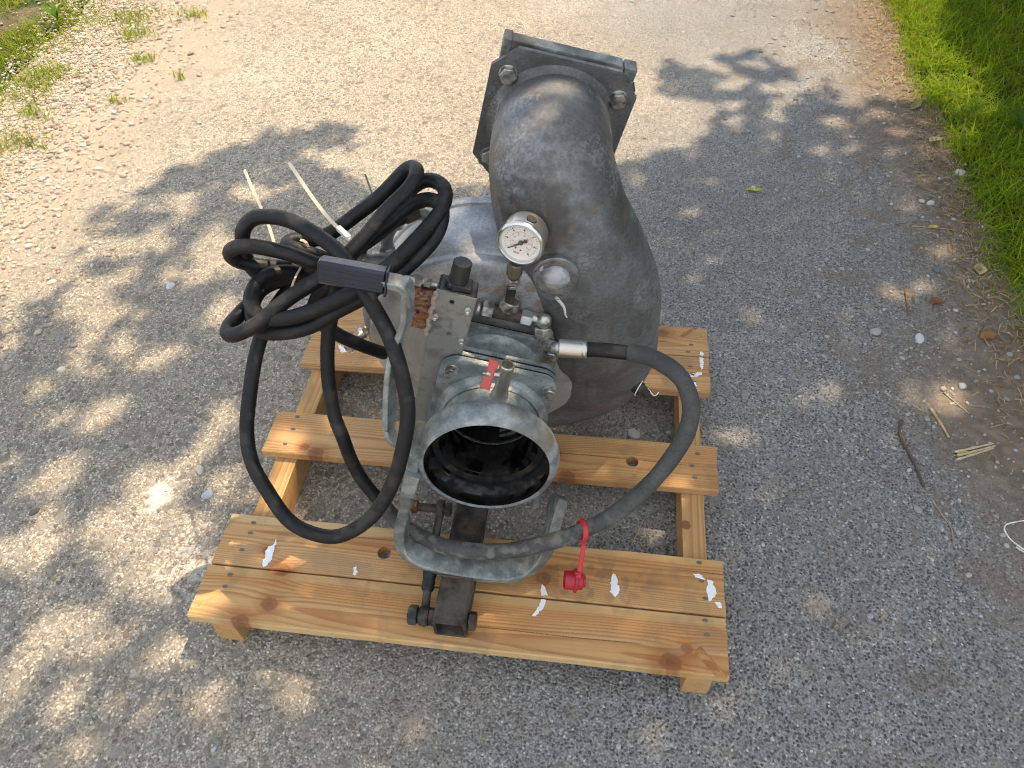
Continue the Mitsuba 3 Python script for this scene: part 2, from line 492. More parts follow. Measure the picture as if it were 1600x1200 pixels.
def bracket_color(p, n, uv):
    s = fbm(p.x * 30, p.y * 30, p.z * 30, octaves=4)
    c = mix((.20, .205, .19), (.28, .29, .275), s) * (.9 + .18 * noise(p.x * 450, p.y * 450, p.z * 450))
    d = dr.minimum(dr.sqrt(dr.square(p.x + .058) + dr.square(p.z - .480)), dr.sqrt(dr.square(p.x + .052) + dr.square(p.z - .40)) + .02)
    c = mix(c, (.085, .065, .045), smoothstep(.045, .008, d + .035 * (noise(p.x * 120, p.y * 120, p.z * 120) - .5)) * .8)
    return mix(c, (.20, .10, .05), smoothstep(.64, .72, fbm(p.x * 70 + 2, p.y * 70, p.z * 70, octaves=4)) * .45)


textured('bracket_steel', bracket_color, .5, .4)


def rubber_color(p, n, uv):
    s = fbm(p.x * 22, p.y * 22, p.z * 22, octaves=4)
    c = mix((.0055, .006, .0072), (.011, .0115, .0128), s)
    dust = smoothstep(.50, .70, fbm(p.x * 34 + 6, p.y * 34, p.z * 34, octaves=4)) * smoothstep(-.3, .8, n.z)
    return mix(c, (.13, .115, .095), dust * .20)


textured('hose_rubber', rubber_color, lambda p, n, uv: .36 + .25 * fbm(p.x * 30, p.y * 30, p.z * 30), bump=lambda p, n, uv: noise(p.x * 300, p.y * 300, p.z * 300) * .0003, eps=.0008, specular=.32)


def sleeve_color(p, n, uv):
    s = fbm(p.x * 26, p.y * 26, p.z * 26, octaves=4)
    f = noise(p.x * 350, p.y * 350, p.z * 350)
    c = mix((.036, .038, .038), (.088, .09, .087), s) * (.8 + .4 * f)
    scuff = smoothstep(.48, .66, fbm(p.x * 60 + 8, p.y * 60, p.z * 60, octaves=3)) * smoothstep(.0, .35, .20 - dr.abs(p.z - .10)) * smoothstep(.35, .15, dr.abs(p.x - .10))
    return mix(c, (.24, .23, .205), scuff * .8)


textured('sleeve_rubber', sleeve_color, .72, bump=lambda p, n, uv: noise(p.x * 260, p.y * 260, p.z * 260) * .0006, eps=.0008, specular=.3)


def oily_color(p, n, uv):
    return mix((.003, .003, .0035), (.014, .013, .012), smoothstep(.45, .7, fbm(p.x * 60, p.y * 60, p.z * 60, octaves=3)))


textured('oily_black', oily_color, lambda p, n, uv: .07 + .75 * smoothstep(.40, .60, fbm(p.x * 38, p.y * 38, p.z * 38)), specular=.34)


def nut_color(p, n, uv):
    s = fbm(p.x * 90, p.y * 90, p.z * 90, octaves=3)
    return mix((.20, .185, .16), (.52, .51, .48), smoothstep(.32, .62, s))


textured('zinc_worn', nut_color, .34, .8)
simple('float_grey', (.30, .31, .33), .45, .3)
simple('zinc_bright', (.62, .63, .63), .30, .85)
simple('brass_dull', (.24, .215, .165), .38, .75)
simple('nickel', (.55, .53, .47), .26, .9)
simple('steel_bezel', (.70, .70, .69), .20, .95)
simple('nail_head', (.16, .15, .14), .5, .6)
simple('white_paint', (.78, .80, .83), .6)
simple('grip_plastic', (.007, .012, .028), .2, specular=.5)
simple('black_plastic', (.022, .022, .024), .45)
simple('gasket', (.008, .008, .009), .6)
simple('red_handle', (.48, .075, .06), .45)
simple('red_rubber', (.36, .012, .025), .42, specular=.5)
simple('red_strap', (.50, .025, .030), .42)
simple('dial_white', (.74, .73, .68), .5)
simple('dial_black', (.012, .012, .012), .5)
simple('dial_red', (.55, .24, .24), .5)
simple('tie_cream', (.66, .56, .40), .5)
simple('tie_white', (.78, .78, .76), .5)
simple('tie_green', (.02, .05, .03), .6)
simple('cord_white', (.72, .70, .66), .7)
simple('weld_bead', (.36, .30, .24), .6, .3)
scene['gauge_glass'] = {'type': 'thindielectric', 'int_ior': 1.49}
scene['clear_plastic'] = {'type': 'thindielectric', 'int_ior': 1.55}
simple('bark', (.11, .09, .07), .9)
scene['leaf_canopy'] = {'type': 'principledthin', 'base_color': {'type': 'rgb', 'value': [.055, .10, .022]}, 'roughness': .5, 'diff_trans': .55, 'spec_trans': 0.0}
scene['grass_blade'] = {'type': 'principledthin', 'base_color': {'type': 'mesh_attribute', 'name': 'vertex_color'}, 'roughness': .45, 'diff_trans': 1.0, 'spec_trans': 0.0}
scene['stone_mixed'] = {'type': 'twosided', 'bsdf': {'type': 'principled', 'base_color': {'type': 'mesh_attribute', 'name': 'vertex_color'}, 'roughness': .8, 'specular': .3}}
scene['dry_litter'] = {'type': 'twosided', 'bsdf': {'type': 'diffuse', 'reflectance': {'type': 'mesh_attribute', 'name': 'vertex_color'}}}

# ------------------------------------------------------------------ setting: ground, road, verges
def sheet(x0, x1, y0, y1, z, nx=2, ny=2):
    X, Y = np.meshgrid(np.linspace(x0, x1, nx), np.linspace(y0, y1, ny), indexing='ij')
    v = np.stack([X, Y, X * 0 + z], -1).reshape(-1, 3)
    i, j = np.meshgrid(np.arange(nx - 1), np.arange(ny - 1), indexing='ij')
    q = np.stack([i * ny + j, (i + 1) * ny + j, (i + 1) * ny + j + 1, i * ny + j + 1], -1).reshape(-1, 4)
    return trimesh.Trimesh(v, np.vstack([q[:, [0, 1, 2]], q[:, [0, 2, 3]]]), process=False)


add('ground', sheet(-80, 80, -80, 80, GZ - .006, 9, 9), 'soil', smooth=False, label='bare soil and turf ground on both sides of the road', kind='structure')
ys = np.linspace(-60, 60, 1601)
ex = 1.42 + .10 * (meshkit.fbm(np.stack([ys * 1.2, ys * 0, ys * 0], 1), 4) - .5)
wx = -2.35 + .5 * (meshkit.fbm(np.stack([ys * .9, ys * 0 + 5, ys * 0], 1), 4) - .5)
rv = np.vstack([np.stack([wx, ys, ys * 0 + GZ], 1), np.stack([ex, ys, ys * 0 + GZ], 1)])
k = np.arange(len(ys) - 1)
N_ = len(ys)
add('road', trimesh.Trimesh(rv, np.vstack([np.stack([k, k + N_, k + N_ + 1], 1), np.stack([k, k + N_ + 1, k + 1], 1)]), process=False), 'road_surface', smooth=False,
    label='pebbly concrete farm road, tan on the left and grey on the right', kind='structure')

ICO0 = trimesh.creation.icosphere(subdivisions=1)
ICO2 = trimesh.creation.icosphere(subdivisions=2)


def stones(P, R, flat, cols, base=ICO0):
    """many irregular stones as one mesh with a colour each; P (n,3) centres"""
    bv, bf = np.array(base.vertices), np.array(base.faces)
    n, k = len(P), len(bv)
    jit = 1 + .45 * (meshkit.noise(bv[None] * 1.3 + rng.uniform(0, 90, (n, 1, 3))) - .5)
    ang = rng.uniform(0, 2 * np.pi, n)
    sc = np.stack([R * rng.uniform(.85, 1.35, n), R * rng.uniform(.7, 1.0, n), R * flat], 1)
    v = bv[None] * jit[..., None] * sc[:, None]
    c, s = np.cos(ang)[:, None], np.sin(ang)[:, None]
    v = np.stack([v[..., 0] * c - v[..., 1] * s, v[..., 0] * s + v[..., 1] * c, v[..., 2]], -1) + P[:, None]
    f = (bf[None] + (np.arange(n) * k)[:, None, None]).reshape(-1, 3)
    return trimesh.Trimesh(v.reshape(-1, 3), f, process=False), np.repeat(cols, k, 0)


def stone_cols(n, warm):
    t = rng.uniform(0, 1, (n, 1))
    c = np.array([.28, .255, .215]) * (1 - t) + np.array([.58, .545, .485]) * t
    w = rng.uniform(0, 1, (n, 1)) < .10
    c = np.where(w, [.62, .61, .58], c)
    c = np.where(rng.uniform(0, 1, (n, 1)) < .08, [.30, .23, .18], c)
    return c * (np.array([1.04, 1.0, .93]) if warm else np.array([.93, .97, 1.02]))


# pebbles set in the road, tops proud by a few millimetres
n = 16000
P = np.stack([rng.uniform(-2.0, 1.25, n), rng.uniform(-.75, 3.4, n), np.zeros(n)], 1)
keep = rng.uniform(0, 1, n) < np.where(P[:, 0] < -.1, .62, .40)
P = P[keep]
n = len(P)
R = np.clip(rng.lognormal(-5.75, .38, n), .0015, .0085) * np.where(P[:, 0] < -.1, 1.1, .85)
P[:, 2] = GZ - R * .12
cm = stone_cols(n, True)
gray = P[:, 0] > .1
cm[gray] = cm[gray].mean(1, keepdims=True) * np.array([.80, .81, .82])
cm[~gray] *= .66
cm[gray] *= .8
m, c = stones(P, R, .40 * np.ones(n), cm)
add('embedded_pebbles', m, 'stone_mixed', smooth=True, color=c, label='small pebbles standing proud of the worn road surface', kind='stuff')

# loose gravel along the left verge
n = 15000
y = rng.uniform(.5, 3.6, n)
x = -1.78 - .17 * (y - 1.5) - np.abs(rng.normal(0, .33, n)) + rng.normal(0, .14, n)
x = np.where(rng.uniform(0, 1, n) < .3, x + rng.uniform(0, .35, n), x)
P = np.stack([x, y, np.zeros(n)], 1)
lim = -1.62 - .30 * y
ok = (x > lim - .05) | (rng.uniform(0, 1, n) < .12)
x, y, P = x[ok], y[ok], P[ok]
n = len(x)
R = np.clip(rng.lognormal(-5.5, .45, n), .002, .0115)
P[:, 2] = GZ + R * rng.uniform(-.1, .35, n) + rng.uniform(0, .002, n)
m, c = stones(P, R, .62 * np.ones(n), stone_cols(n, True) * .86)
add('gravel', m, 'stone_mixed', smooth=True, color=c, label='loose pale gravel scattered along the left edge of the road', kind='stuff')
# grit on the bare strip at the foot of the grass and over the road
n = 2600
P = np.stack([rng.normal(1.12, .17, n), rng.uniform(.2, 3.4, n), np.zeros(n)], 1)
n2 = 600
P = np.vstack([P, np.stack([rng.uniform(-1.6, 1.1, n2), rng.uniform(-.6, 3.2, n2), np.zeros(n2)], 1)])
R = np.clip(rng.lognormal(-5.9, .45, len(P)), .0013, .008)
P[:, 2] = GZ + R * .3
m, c = stones(P, R, .6 * np.ones(len(P)), stone_cols(len(P), False))
c = c * .74
add('grit', m, 'stone_mixed', smooth=True, color=c, label='fine grit and chips lying on the road and its bare right margin', kind='stuff')


def blades(P, h, w, lean, cols, seg=3):
    """grass blades: curved tapering strips; P (n,3) roots"""
    n = len(P)
    a = rng.uniform(0, 2 * np.pi, n)
    d = np.stack([np.cos(a), np.sin(a), 0 * a], 1)
    side = np.stack([-np.sin(a), np.cos(a), 0 * a], 1)
    tw = rng.normal(0, .5, (n, 1))
    side = side * np.cos(tw) + d * np.sin(tw)
    V = []
    for s in range(seg + 1):
        t = s / seg
        c = P + d * (h * lean * t * t)[:, None] + np.array([0, 0, 1]) * (h * t * (1 - .35 * lean * t))[:, None]
        ww = w * (1 - t ** 1.6) * .5
        if s < seg:
            V += [c - side * ww[:, None], c + side * ww[:, None]]
        else:
            V += [c]
    V = np.stack(V, 1)
    k = V.shape[1]
    F = []
    for s in range(seg - 1):
        F += [[2 * s, 2 * s + 1, 2 * s + 3], [2 * s, 2 * s + 3, 2 * s + 2]]
    F += [[2 * seg - 2, 2 * seg - 1, 2 * seg]]
    f = (np.array(F)[None] + (np.arange(n) * k)[:, None, None]).reshape(-1, 3)
    return trimesh.Trimesh(V.reshape(-1, 3), f, process=False), np.repeat(cols, k, 0)


def grass_cols(n, dry=.06):
    t = rng.uniform(0, 1, (n, 1))
    c = np.array([.16, .28, .018]) * (1 - t) + np.array([.40, .51, .042]) * t
    return np.where(rng.uniform(0, 1, (n, 1)) < dry, np.array([.32, .26, .12]) * rng.uniform(.7, 1.1, (n, 1)), c)


def grass_edge(y):
    return 1.335 + .07 * (meshkit.fbm(np.stack([y * 2.1, y * 0, y * 0 + 2], 1), 4) - .5) * 2 + .03 * np.sin(y * 2.3)


n = 105000
y = rng.uniform(-.9, 4.6, n)
off = rng.gamma(1.25, .62, n)
x = grass_edge(y) + off
clump = meshkit.fbm(np.stack([x * 7, y * 7, x * 0], 1), 3)
keep = (x < 4.2) & (rng.uniform(0, 1, n) < np.clip(.25 + off * 9, 0, 1) * np.clip((clump - .22) * 4, .25, 1))
P = np.stack([x, y, x * 0 + GZ - .006], 1)[keep]
off = off[keep]
n = len(P)
h = np.clip(rng.normal(.062, .02, n) + .10 * np.clip(off - .28, 0, .8) * rng.uniform(.3, 1.3, n), .015, .26) * np.clip(.5 + off * 4, .4, 1)
w = rng.uniform(.0034, .0066, n) * (1 + .6 * np.clip(off - .3, 0, 1))
m, c = blades(P, h, w, rng.uniform(.3, 1.7, n), grass_cols(n))
add('grass', m, 'grass_blade', smooth=True, color=c, label='bright green grass growing along the right edge of the road', kind='stuff')

n = 125000
y = rng.uniform(.8, 5.2, n)
x = -1.85 - 4.6 * rng.uniform(0, 1, n) ** 1.35
cl = meshkit.fbm(np.stack([x * 4.2, y * 4.2, x * 0 + 7], 1), 3)
lim = -1.62 - .30 * y + .06
keep = rng.uniform(0, 1, n) < np.clip((lim + .16 - x) * 4.5 + (cl - .48) * 2.2, 0, 1) * np.clip((cl - .30) * 5, .05, 1)
P = np.stack([x, y, x * 0 + GZ - .006], 1)[keep]
tuft = np.array([[-1.93, 2.63], [-1.78, 2.40], [-1.72, 2.05], [-2.13, 2.25], [-2.02, 1.93], [-1.93, 1.72], [-1.55, 2.25], [-2.05, 2.8], [-1.75, 2.85]])
tp = np.concatenate([t_ + rng.normal(0, s_, (n_, 2)) * [1.6, 1] for t_, s_, n_ in zip(tuft, (.03, .02, .012, .045, .02, .03, .012, .06, .025), (120, 60, 26, 200, 60, 110, 20, 260, 70))])
P = np.vstack([P, np.c_[tp, tp[:, 0] * 0 + GZ]])
n = len(P)
m, c = blades(P, rng.uniform(.015, .055, n) * np.clip(1 + .4 * (-2.6 - P[:, 0]), 1, 1.9), rng.uniform(.003, .006, n) * np.clip(1 + .7 * (-2.6 - P[:, 0]), 1, 2.4), rng.uniform(.3, 1.3, n), grass_cols(n, .16) * np.array([1.0, .92, 1.0]))
add('grass_left_verge', m, 'grass_blade', smooth=True, color=c, label='short patchy grass and clover at the far left corner of the road', kind='stuff')

# dry straw, clippings and needles along the right margin
n = 3600
y = rng.uniform(.25, 3.4, n)
x = grass_edge(y) - np.abs(rng.normal(0, .10, n)) + .05
n2 = 260
x = np.r_[x, rng.uniform(-1.2, 1.2, n2)]
y = np.r_[y, rng.uniform(-.5, 3, n2)]
n += n2
L = rng.uniform(.008, .05, n) * np.where(np.arange(n) < n - n2, 1, .55)
a = rng.uniform(0, 2 * np.pi, n)
d = np.stack([np.cos(a), np.sin(a), rng.normal(0, .10, n)], 1)
s_ = np.stack([-np.sin(a), np.cos(a), 0 * a], 1) * rng.uniform(.0006, .0016, (n, 1))
c0 = np.stack([x, y, GZ + rng.uniform(.001, .008, n)], 1)
mid = c0 + rng.normal(0, .002, (n, 3)) + np.array([0, 0, .003])
e = d * L[:, None] / 2
V = np.stack([c0 - e - s_, c0 - e + s_, mid - s_, mid + s_, c0 + e], 1)
V[..., 2] = np.maximum(V[..., 2], GZ + .0006)
F = np.array([[0, 1, 3], [0, 3, 2], [2, 3, 4]])
t = rng.uniform(0, 1, (n, 1))
colr = np.array([.15, .095, .05]) * (1 - t) + np.array([.46, .36, .21]) * t
add('dry_straw', trimesh.Trimesh(V.reshape(-1, 3), (F[None] + (np.arange(n) * 5)[:, None, None]).reshape(-1, 3), process=False), 'dry_litter', smooth=False, color=np.repeat(colr, 5, 0),
    label='dry straw, clippings and bark crumbs between road and grass', kind='stuff')

# ------------------------------------------------------------------ pallet
pallet = thing('pallet', 'small pale pine pallet of five boards carrying the pump', 'pallet')


def board_mesh(x0, x1, y0, y1, z0, z1, cuts=(), rough=.0007, along=0):
    b = .0022
    cs = m3.CrossSection([np.array([(y0 + b, z0), (y1 - b, z0), (y1, z0 + b), (y1, z1 - b), (y1 - b, z1), (y0 + b, z1), (y0, z1 - b), (y0, z0 + b)])])
    m = m3.Manifold.extrude(cs, x1 - x0)
    mm = from_m3(m)
    v = mm.vertices
    mm.vertices = np.stack([v[:, 2] + x0, v[:, 0], v[:, 1]], 1)
    m = to_m3(mm)
    for c in cuts:
        m = m - to_m3(c)
    m = m.refine_to_length(.016)
    mm = from_m3(m)
    v = np.array(mm.vertices)
    q = v * [9, 40, 40] if along == 0 else v * [40, 9, 40]
    d = (np.stack([meshkit.noise(q + 3), meshkit.noise(q + 17), meshkit.noise(q * [.5, .5, 1] + 31)], -1) - .5) * 2
    v = v + d * np.array([rough * 2.2, rough * 1.2, rough]) if along == 0 else v + d * np.array([rough, rough * 2, rough])
    mm.vertices = v
    return mm


def bore(x, y, r, z=-.02, h=.06, tilt=0):
    c = trimesh.creation.cylinder(radius=r, height=h, sections=28)
    c.apply_translation([x, y, z])
    return c


def slot(xa, ya, xb, yb, w, depth, z1=0.0):
    L = math.hypot(xb - xa, yb - ya)
    c = rbox(L, w, depth * 2, .0015)
    M = tr((xa + xb) / 2, (ya + yb) / 2, z1)
    a = math.atan2(yb - ya, xb - xa)
    R = trimesh.transformations.rotation_matrix(a, [0, 0, 1])
    return xf(c, M @ R)


BT = -.0225
boards = [('front', -.500, .4995, 0, .1088, [slot(-.497, .013, -.452, .052, .004, .0012), slot(.446, .046, .492, -.006, .017, .007)]),
          ('second', -.497, .500, .1122, .226, [bore(-.159, .170, .0135)]),
          ('middle', -.493, .503, .386, .502, [bore(.323, .442, .0135)]),
          ('back', -.490, .499, .655, .768, []),
          ('rear', -.490, .500, .7708, .869, [slot(.437, .832, .483, .878, .011, .006)])]
keys = {}
for nm, x0, x1, y0, y1, cuts in boards:
    keys[nm] = add('board', board_mesh(x0, x1, y0, y1, BT, 0, cuts), 'wood_along', pallet, smooth=28)
labels[keys['second']] = {'label': 'second board from the front, with a bored hole and white paint marks'}
labels[keys['rear']] = {'label': 'rearmost board of the pallet, with a slanting gouge at its right end'}
for x0, x1 in ((-.464, -.417), (.429, .475)):
    add('stringer', board_mesh(x0, x1, .002, .866, GZ + .001, BT - .0006, along=1), 'wood_across', pallet, smooth=28)

NAILS = {'front': [(-.450, .091), (-.450, .066), (.462, .100), (.464, .073)], 'second': [(-.445, .208), (-.443, .184), (-.446, .145), (.456, .216), (.459, .178), (.464, .143)],
         'middle': [(-.443, .488), (-.442, .453), (-.446, .410), (.463, .477), (.450, .444), (.454, .414)], 'back': [(.456, .734), (.460, .707), (.462, .686), (-.441, .74), (-.438, .69)],
         'rear': [(.460, .807), (.451, .783), (-.44, .80), (-.44, .84)]}
nail = cyl(.0042, .0022, 14)
for nm, L in NAILS.items():
    for x, y in L:
        M = tr(x, y, -.0010) @ trimesh.transformations.rotation_matrix(rng.normal(0, .12), [1, 0, 0]) @ np.diag([1.25, .8, 1, 1])
        add('nail', xf(nail, M), 'nail_head', keys[nm], smooth=30)

PAINT = {'second': [[[-.383, .177], [-.381, .16], [-.381, .14], [-.379, .127], [-.385, .1165], [-.388, .1145], [-.392, .1145], [-.394, .123], [-.398, .142], [-.397, .154], [-.389, .162]],
                    [[-.207, .14], [-.202, .125], [-.205, .117], [-.208, .119], [-.21, .132]],
                    [[.158, .138], [.168, .126], [.169, .1155], [.166, .1145], [.1595, .1145], [.158, .121]],
                    [[.293, .176], [.299, .167], [.304, .148], [.303, .133], [.297, .122], [.291, .134], [.288, .154], [.289, .166]],
                    [[.438, .194], [.459, .189], [.466, .182], [.462, .18], [.448, .185]], [[.469, .179], [.478, .181], [.484, .161], [.483, .153], [.476, .139], [.47, .14], [.467, .159]],
                    [[.481, .138], [.491, .138], [.493, .126], [.487, .128]]],
         'front': [[[.158, .107], [.168, .1075], [.166, .092], [.158, .082], [.148, .072], [.151, .083], [.157, .094]]],
         'back': [[[.479, .765], [.487, .763], [.485, .73], [.479, .725], [.479, .752]], [[.454, .708], [.481, .718], [.482, .71], [.466, .701], [.456, .7]], [[.46, .687], [.465, .682], [.467, .669], [.463, .671]],
                  [[-.414, .727], [-.4, .719], [-.391, .708], [-.366, .7], [-.397, .699], [-.409, .713]]],
         'rear': [[[.4785, .786], [.487, .784], [.4865, .7725], [.479, .7725]]]}
for nm, L in PAINT.items():
    for poly in L:
        add('paint_mark', flat_poly(poly, -.0002, .0010, .0014), 'white_paint', keys[nm], smooth=False)

# ------------------------------------------------------------------ slurry pump
pump = thing('slurry_pump', 'grey cast metal slurry pump with a big round suction mouth, standing on the pallet', 'pump')
S = frame(5, 5, 16, (.05, .202, .278))          # suction axis: local -y points out of the mouth
TF = frame(5, -4, 14.5, (.110, .810, .565))      # outlet flange
D2R = math.pi / 180


def SL(x, y, z):
    return (S @ np.array([x, y, z, 1]))[:3]


def Sd(x, y, z):
    return S[:3, :3] @ np.array([x, y, z], float)


def P_(name, mesh, mat, parent=None, smooth=30, **lab):
    return add(name, mesh, mat, parent or pump, smooth, **lab)


def along_y(M0, x, y, z):
    """frame whose local z runs along +y of M0 (into the machine)"""
    return M0 @ tr(x, y, z) @ np.array([[1, 0, 0, 0], [0, 0, 1, 0], [0, -1, 0, 0], [0, 0, 0, 1.0]])


def bolt(M0, x, y, z, af, h, mat='zinc_worn', parent=None, washer=True):
    """hex head facing local -y of M0, its seat on plane y"""
    M = M0 @ tr(x, y, z) @ np.array([[1, 0, 0, 0], [0, 0, -1, 0], [0, 1, 0, 0], [0, 0, 0, 1.0]])
    key = P_('bolt', hexnut(af, h, M @ tr(0, 0, .002 if washer else 0) @ trimesh.transformations.rotation_matrix(rng.uniform(0, 1), [0, 0, 1])), mat, parent, 25)
    if washer:
        add('washer', cyl(af * .62, .0025, 24, M), mat, key, 30)
    return key


# volute casing: rounded drum + spiral that grows towards the outlet + outlet bend
ctr = np.array([.004, 0, .252])
MY = along_y(np.eye(4), ctr[0], 0, ctr[2])
drum = rev([(.10, .520), (.20, .515), (.226, .518), (.233, .528), (.237, .553), (.2385, .580), (.239, .61), (.2385, .65), (.232, .690), (.212, .715), (.16, .728), (.0, .73)], 96, MY)
ang = np.arange(150, 361, 6.0)
out = np.interp(ang, [150, 210, 245, 270, 300, 330, 345, 360], [.262, .262, .266, .275, .322, .356, .354, .345])
rt = np.interp(ang, [150, 210, 270, 300, 330, 360], [.085, .088, .100, .116, .127, .136])
ry = np.interp(ang, [150, 270, 320, 345, 360], [.080, .082, .086, .097, .110])
cx = ctr[0] + (out - rt) * np.cos(np.radians(ang))
cz = ctr[2] + (out - rt) * np.sin(np.radians(ang))
spine = [(a, .580, b, r, q) for a, b, r, q in zip(cx, cz, rt, ry)]
spine += [(.208, .590, .330, .137, .122), (.189, .598, .395, .133, .127), (.169, .603, .450, .127, .126), (.152, .604, .495, .121, .121), (.139, .616, .533, .117, .117), (.128, .642, .562, .114, .114), (.121, .682, .577, .112, .112),
          (.117, .73, .576, .112, .112), (.111, .806, .568, .112, .112)]
spine = np.array(spine)
u = np.r_[0, np.cumsum(np.linalg.norm(np.diff(spine[:, :3], axis=0), axis=1))]
cs = CubicSpline(u, spine)
q = cs(np.linspace(0, u[-1], 130))
spiral = sweep(q[:, :3], q[:, 3], 64, ra=q[:, 4], a0=(0, 1, 0))
casing = P_('volute_casing', spiral, 'cast_metal', smooth=40)
P_('drum', drum, 'cover_metal', casing, 40, label='pale round drum of the casing behind the hose coil')
# raised rim where drum and back plate meet, the band seen at the upper left
P_('casing_rim', rev([(.230, .652), (.243, .654), (.245, .657), (.245, .671), (.243, .674), (.225, .676)], 96, MY), 'cover_metal', casing, 30)
P_('bearing_housing', rev([(.0, .86), (.075, .86), (.085, .85), (.085, .76), (.11, .745), (.11, .72), (.0, .72)], 48, MY), 'cast_metal', smooth=30)
# front cover disc
cover = P_('front_cover', rev([(.0, .474), (.110, .474), (.150, .480), (.196, .4885), (.216, .4935), (.2245, .497), (.2285, .502), (.2295, .508), (.2285, .522)], 96, MY), 'cover_metal', smooth=30,
           label='pale machined round front cover of the pump')
# outlet flange: chamfered plate and clamped frame behind it
c_, w_ = .042, .138
octo = [(-w_ + c_, -w_), (w_ - c_, -w_), (w_, -w_ + c_), (w_, w_ - c_), (w_ - c_, w_), (-w_ + c_, w_), (-w_, w_ - c_), (-w_, -w_ + c_)]
fl = P_('outlet_flange', plate(octo, .013, [(0, 0, .098)], b=.0018, M=TF), 'cast_metal', smooth=25, label='chamfered square outlet flange at the top of the bend')
P_('weld_fillet', rev([(.111, -.030), (.113, -.022), (.119, -.008), (.127, .0005), (.10, .0006)], 64, along_y(TF, 0, 0, 0)), 'cast_metal', fl, 40)
P_('gasket', plate(octo, .005, [(0, 0, .098)], M=TF @ tr(0, .0135, 0) @ np.diag([.96, 1, .96, 1])), 'gasket', fl, 25)
fr2 = P_('outlet_frame', plate(rect(-.122, .100, -.132, .140), .030, [(0, 0, .095)], rad=.006, M=TF @ tr(0, .019, 0)), 'galvanised_dirty', smooth=25)
P_('corner_block', rbox(.024, .032, .036, .002, TF @ tr(.114, .036, .121)), 'galvanised_dirty', fr2, 25)
P_('corner_block', rbox(.016, .034, .055, .002, TF @ tr(-.1165, .034, .1155)), 'galvanised_dirty', fr2, 25)
P_('corner_block', rbox(.030, .030, .026, .002, TF @ tr(.121, .035, .088)), 'grimy_steel', fr2, 25)
for x, z in ((-.105, .088), (.105, .088), (-.105, -.09), (.105, -.09)):
    bolt(TF, x, 0, z, .028, .012)
# suction pipe: flanged neck, gate valve, coupling mouth
A = along_y(S, 0, 0, 0)
AR = along_y(S, .007, 0, 0)
coup = P_('suction_coupling', rev([(.1075, .0035), (.1085, .0), (.1105, .0), (.116, .004), (.1215, .012), (.1245, .022), (.1250, .032), (.1225, .042), (.1150, .051), (.105, .058), (.094, .064), (.0885, .072), (.0870, .085), (.0875, .112), (.092, .1255)], 96, AR), 'galvanised', smooth=50,
          label='flared galvanised suction mouth with rolled lip')
P_('bore_lining', rev([(.1078, .003), (.1075, .008), (.1125, .016), (.1145, .026), (.111, .034), (.1015, .039), (.0985, .043), (.0975, .049), (.0875, .053), (.0855, .060), (.0800, .066), (.0790, .12), (.0800, .1205), (.0800, .1285), (.0775, .130), (.0775, .17), (.079, .171), (.079, .179), (.076, .18), (.070, .29), (.0, .292)], 96, AR), 'oily_black', coup, 50,
   label='black oily inside of the suction mouth')
hw = .104
fA = P_('suction_flange', plate(rect(-hw, hw, -.106, .118), .0125, [(0.007, 0, .080)], rad=.030, M=S @ tr(0, .125, 0)), 'galvanised', smooth=25)
P_('weld_fillet', rev([(.0895, .108), (.091, .116), (.096, .1235), (.104, .1256), (.085, .1257)], 64, AR), 'galvanised', fA, 50)
P_('gasket', plate(rect(-hw + .0015, hw - .0015, -.104, .1165), .0040, [(0, 0, .081)], rad=.029, M=S @ tr(0, .1378, 0)), 'gasket', fA, 25)
fB = P_('valve_flange', plate(rect(-hw, hw, -.106, .118), .0085, [(0, 0, .081)], rad=.030, M=S @ tr(0, .1420, 0)), 'galvanised', smooth=25)
P_('gasket', plate(rect(-hw + .0015, hw - .0015, -.104, .1165), .0050, [(0, 0, .081)], rad=.029, M=S @ tr(0, .1508, 0)), 'gasket', fB, 25)
fC = P_('valve_flange', plate(rect(-hw, hw, -.106, .118), .0090, [(0, 0, .081)], rad=.030, M=S @ tr(0, .1560, 0)), 'galvanised', smooth=25)
P_('valve_neck', rev([(.094, .164), (.092, .172), (.0915, .215), (.096, .226), (.103, .233)], 64, A), 'galvanised', smooth=50)
fD = P_('inlet_flange', plate(rect(-.108, .112, -.108, .110), .012, [(0, 0, .081)], rad=.026, M=S @ tr(0, .232, 0)), 'galvanised', smooth=25)
P_('gasket', plate(rect(-.105, .109, -.105, .108), .005, [(0, 0, .081)], rad=.025, M=S @ tr(0, .2443, 0)), 'gasket', fD, 25)
P_('inlet_spacer', rev([(.093, .249), (.093, .30)], 64, A), 'cover_metal', cover, 40)
for x, z in ((-.084, .092), (.091, .092), (-.084, -.082), (.091, -.082)):
    bolt(S, x, .125, z, .021, .011)
bolt(S, .094, .232, .084, .021, .011)
# bracket plate of the slide valve, with rusty stub, cylinder head and screws
holes = [(-.111, .222, .0042), (-.103, .156, .0042)]
br = P_('valve_bracket', plate([(-.139, .240), (-.0735, .238), (-.0715, .05), (-.09, -.09), (-.118, -.135), (-.130, -.10), (-.134, .06), (-.138, .15)], .005, holes, M=S @ tr(0, .1415, 0)), 'bracket_steel', smooth=25,
        label='flat grey bracket plate beside the suction flange, rust along its left edge')
for x, z in ((-.083, .217), (-.0795, .150), (-.132, .190)):
    kb = P_('screw', hexnut(.0110, .006, S @ tr(x, .1415, z) @ np.array([[1, 0, 0, 0], [0, 0, -1, 0], [0, 1, 0, 0], [0, 0, 0, 1.0]])), 'zinc_worn', br, 25)
    P_('screw', cyl(.0034, .014, 14, S @ tr(x, .1415, z) @ np.array([[1, 0, 0, 0], [0, 0, -1, 0], [0, 1, 0, 0], [0, 0, 0, 1.0]])), 'zinc_bright', br, 30)
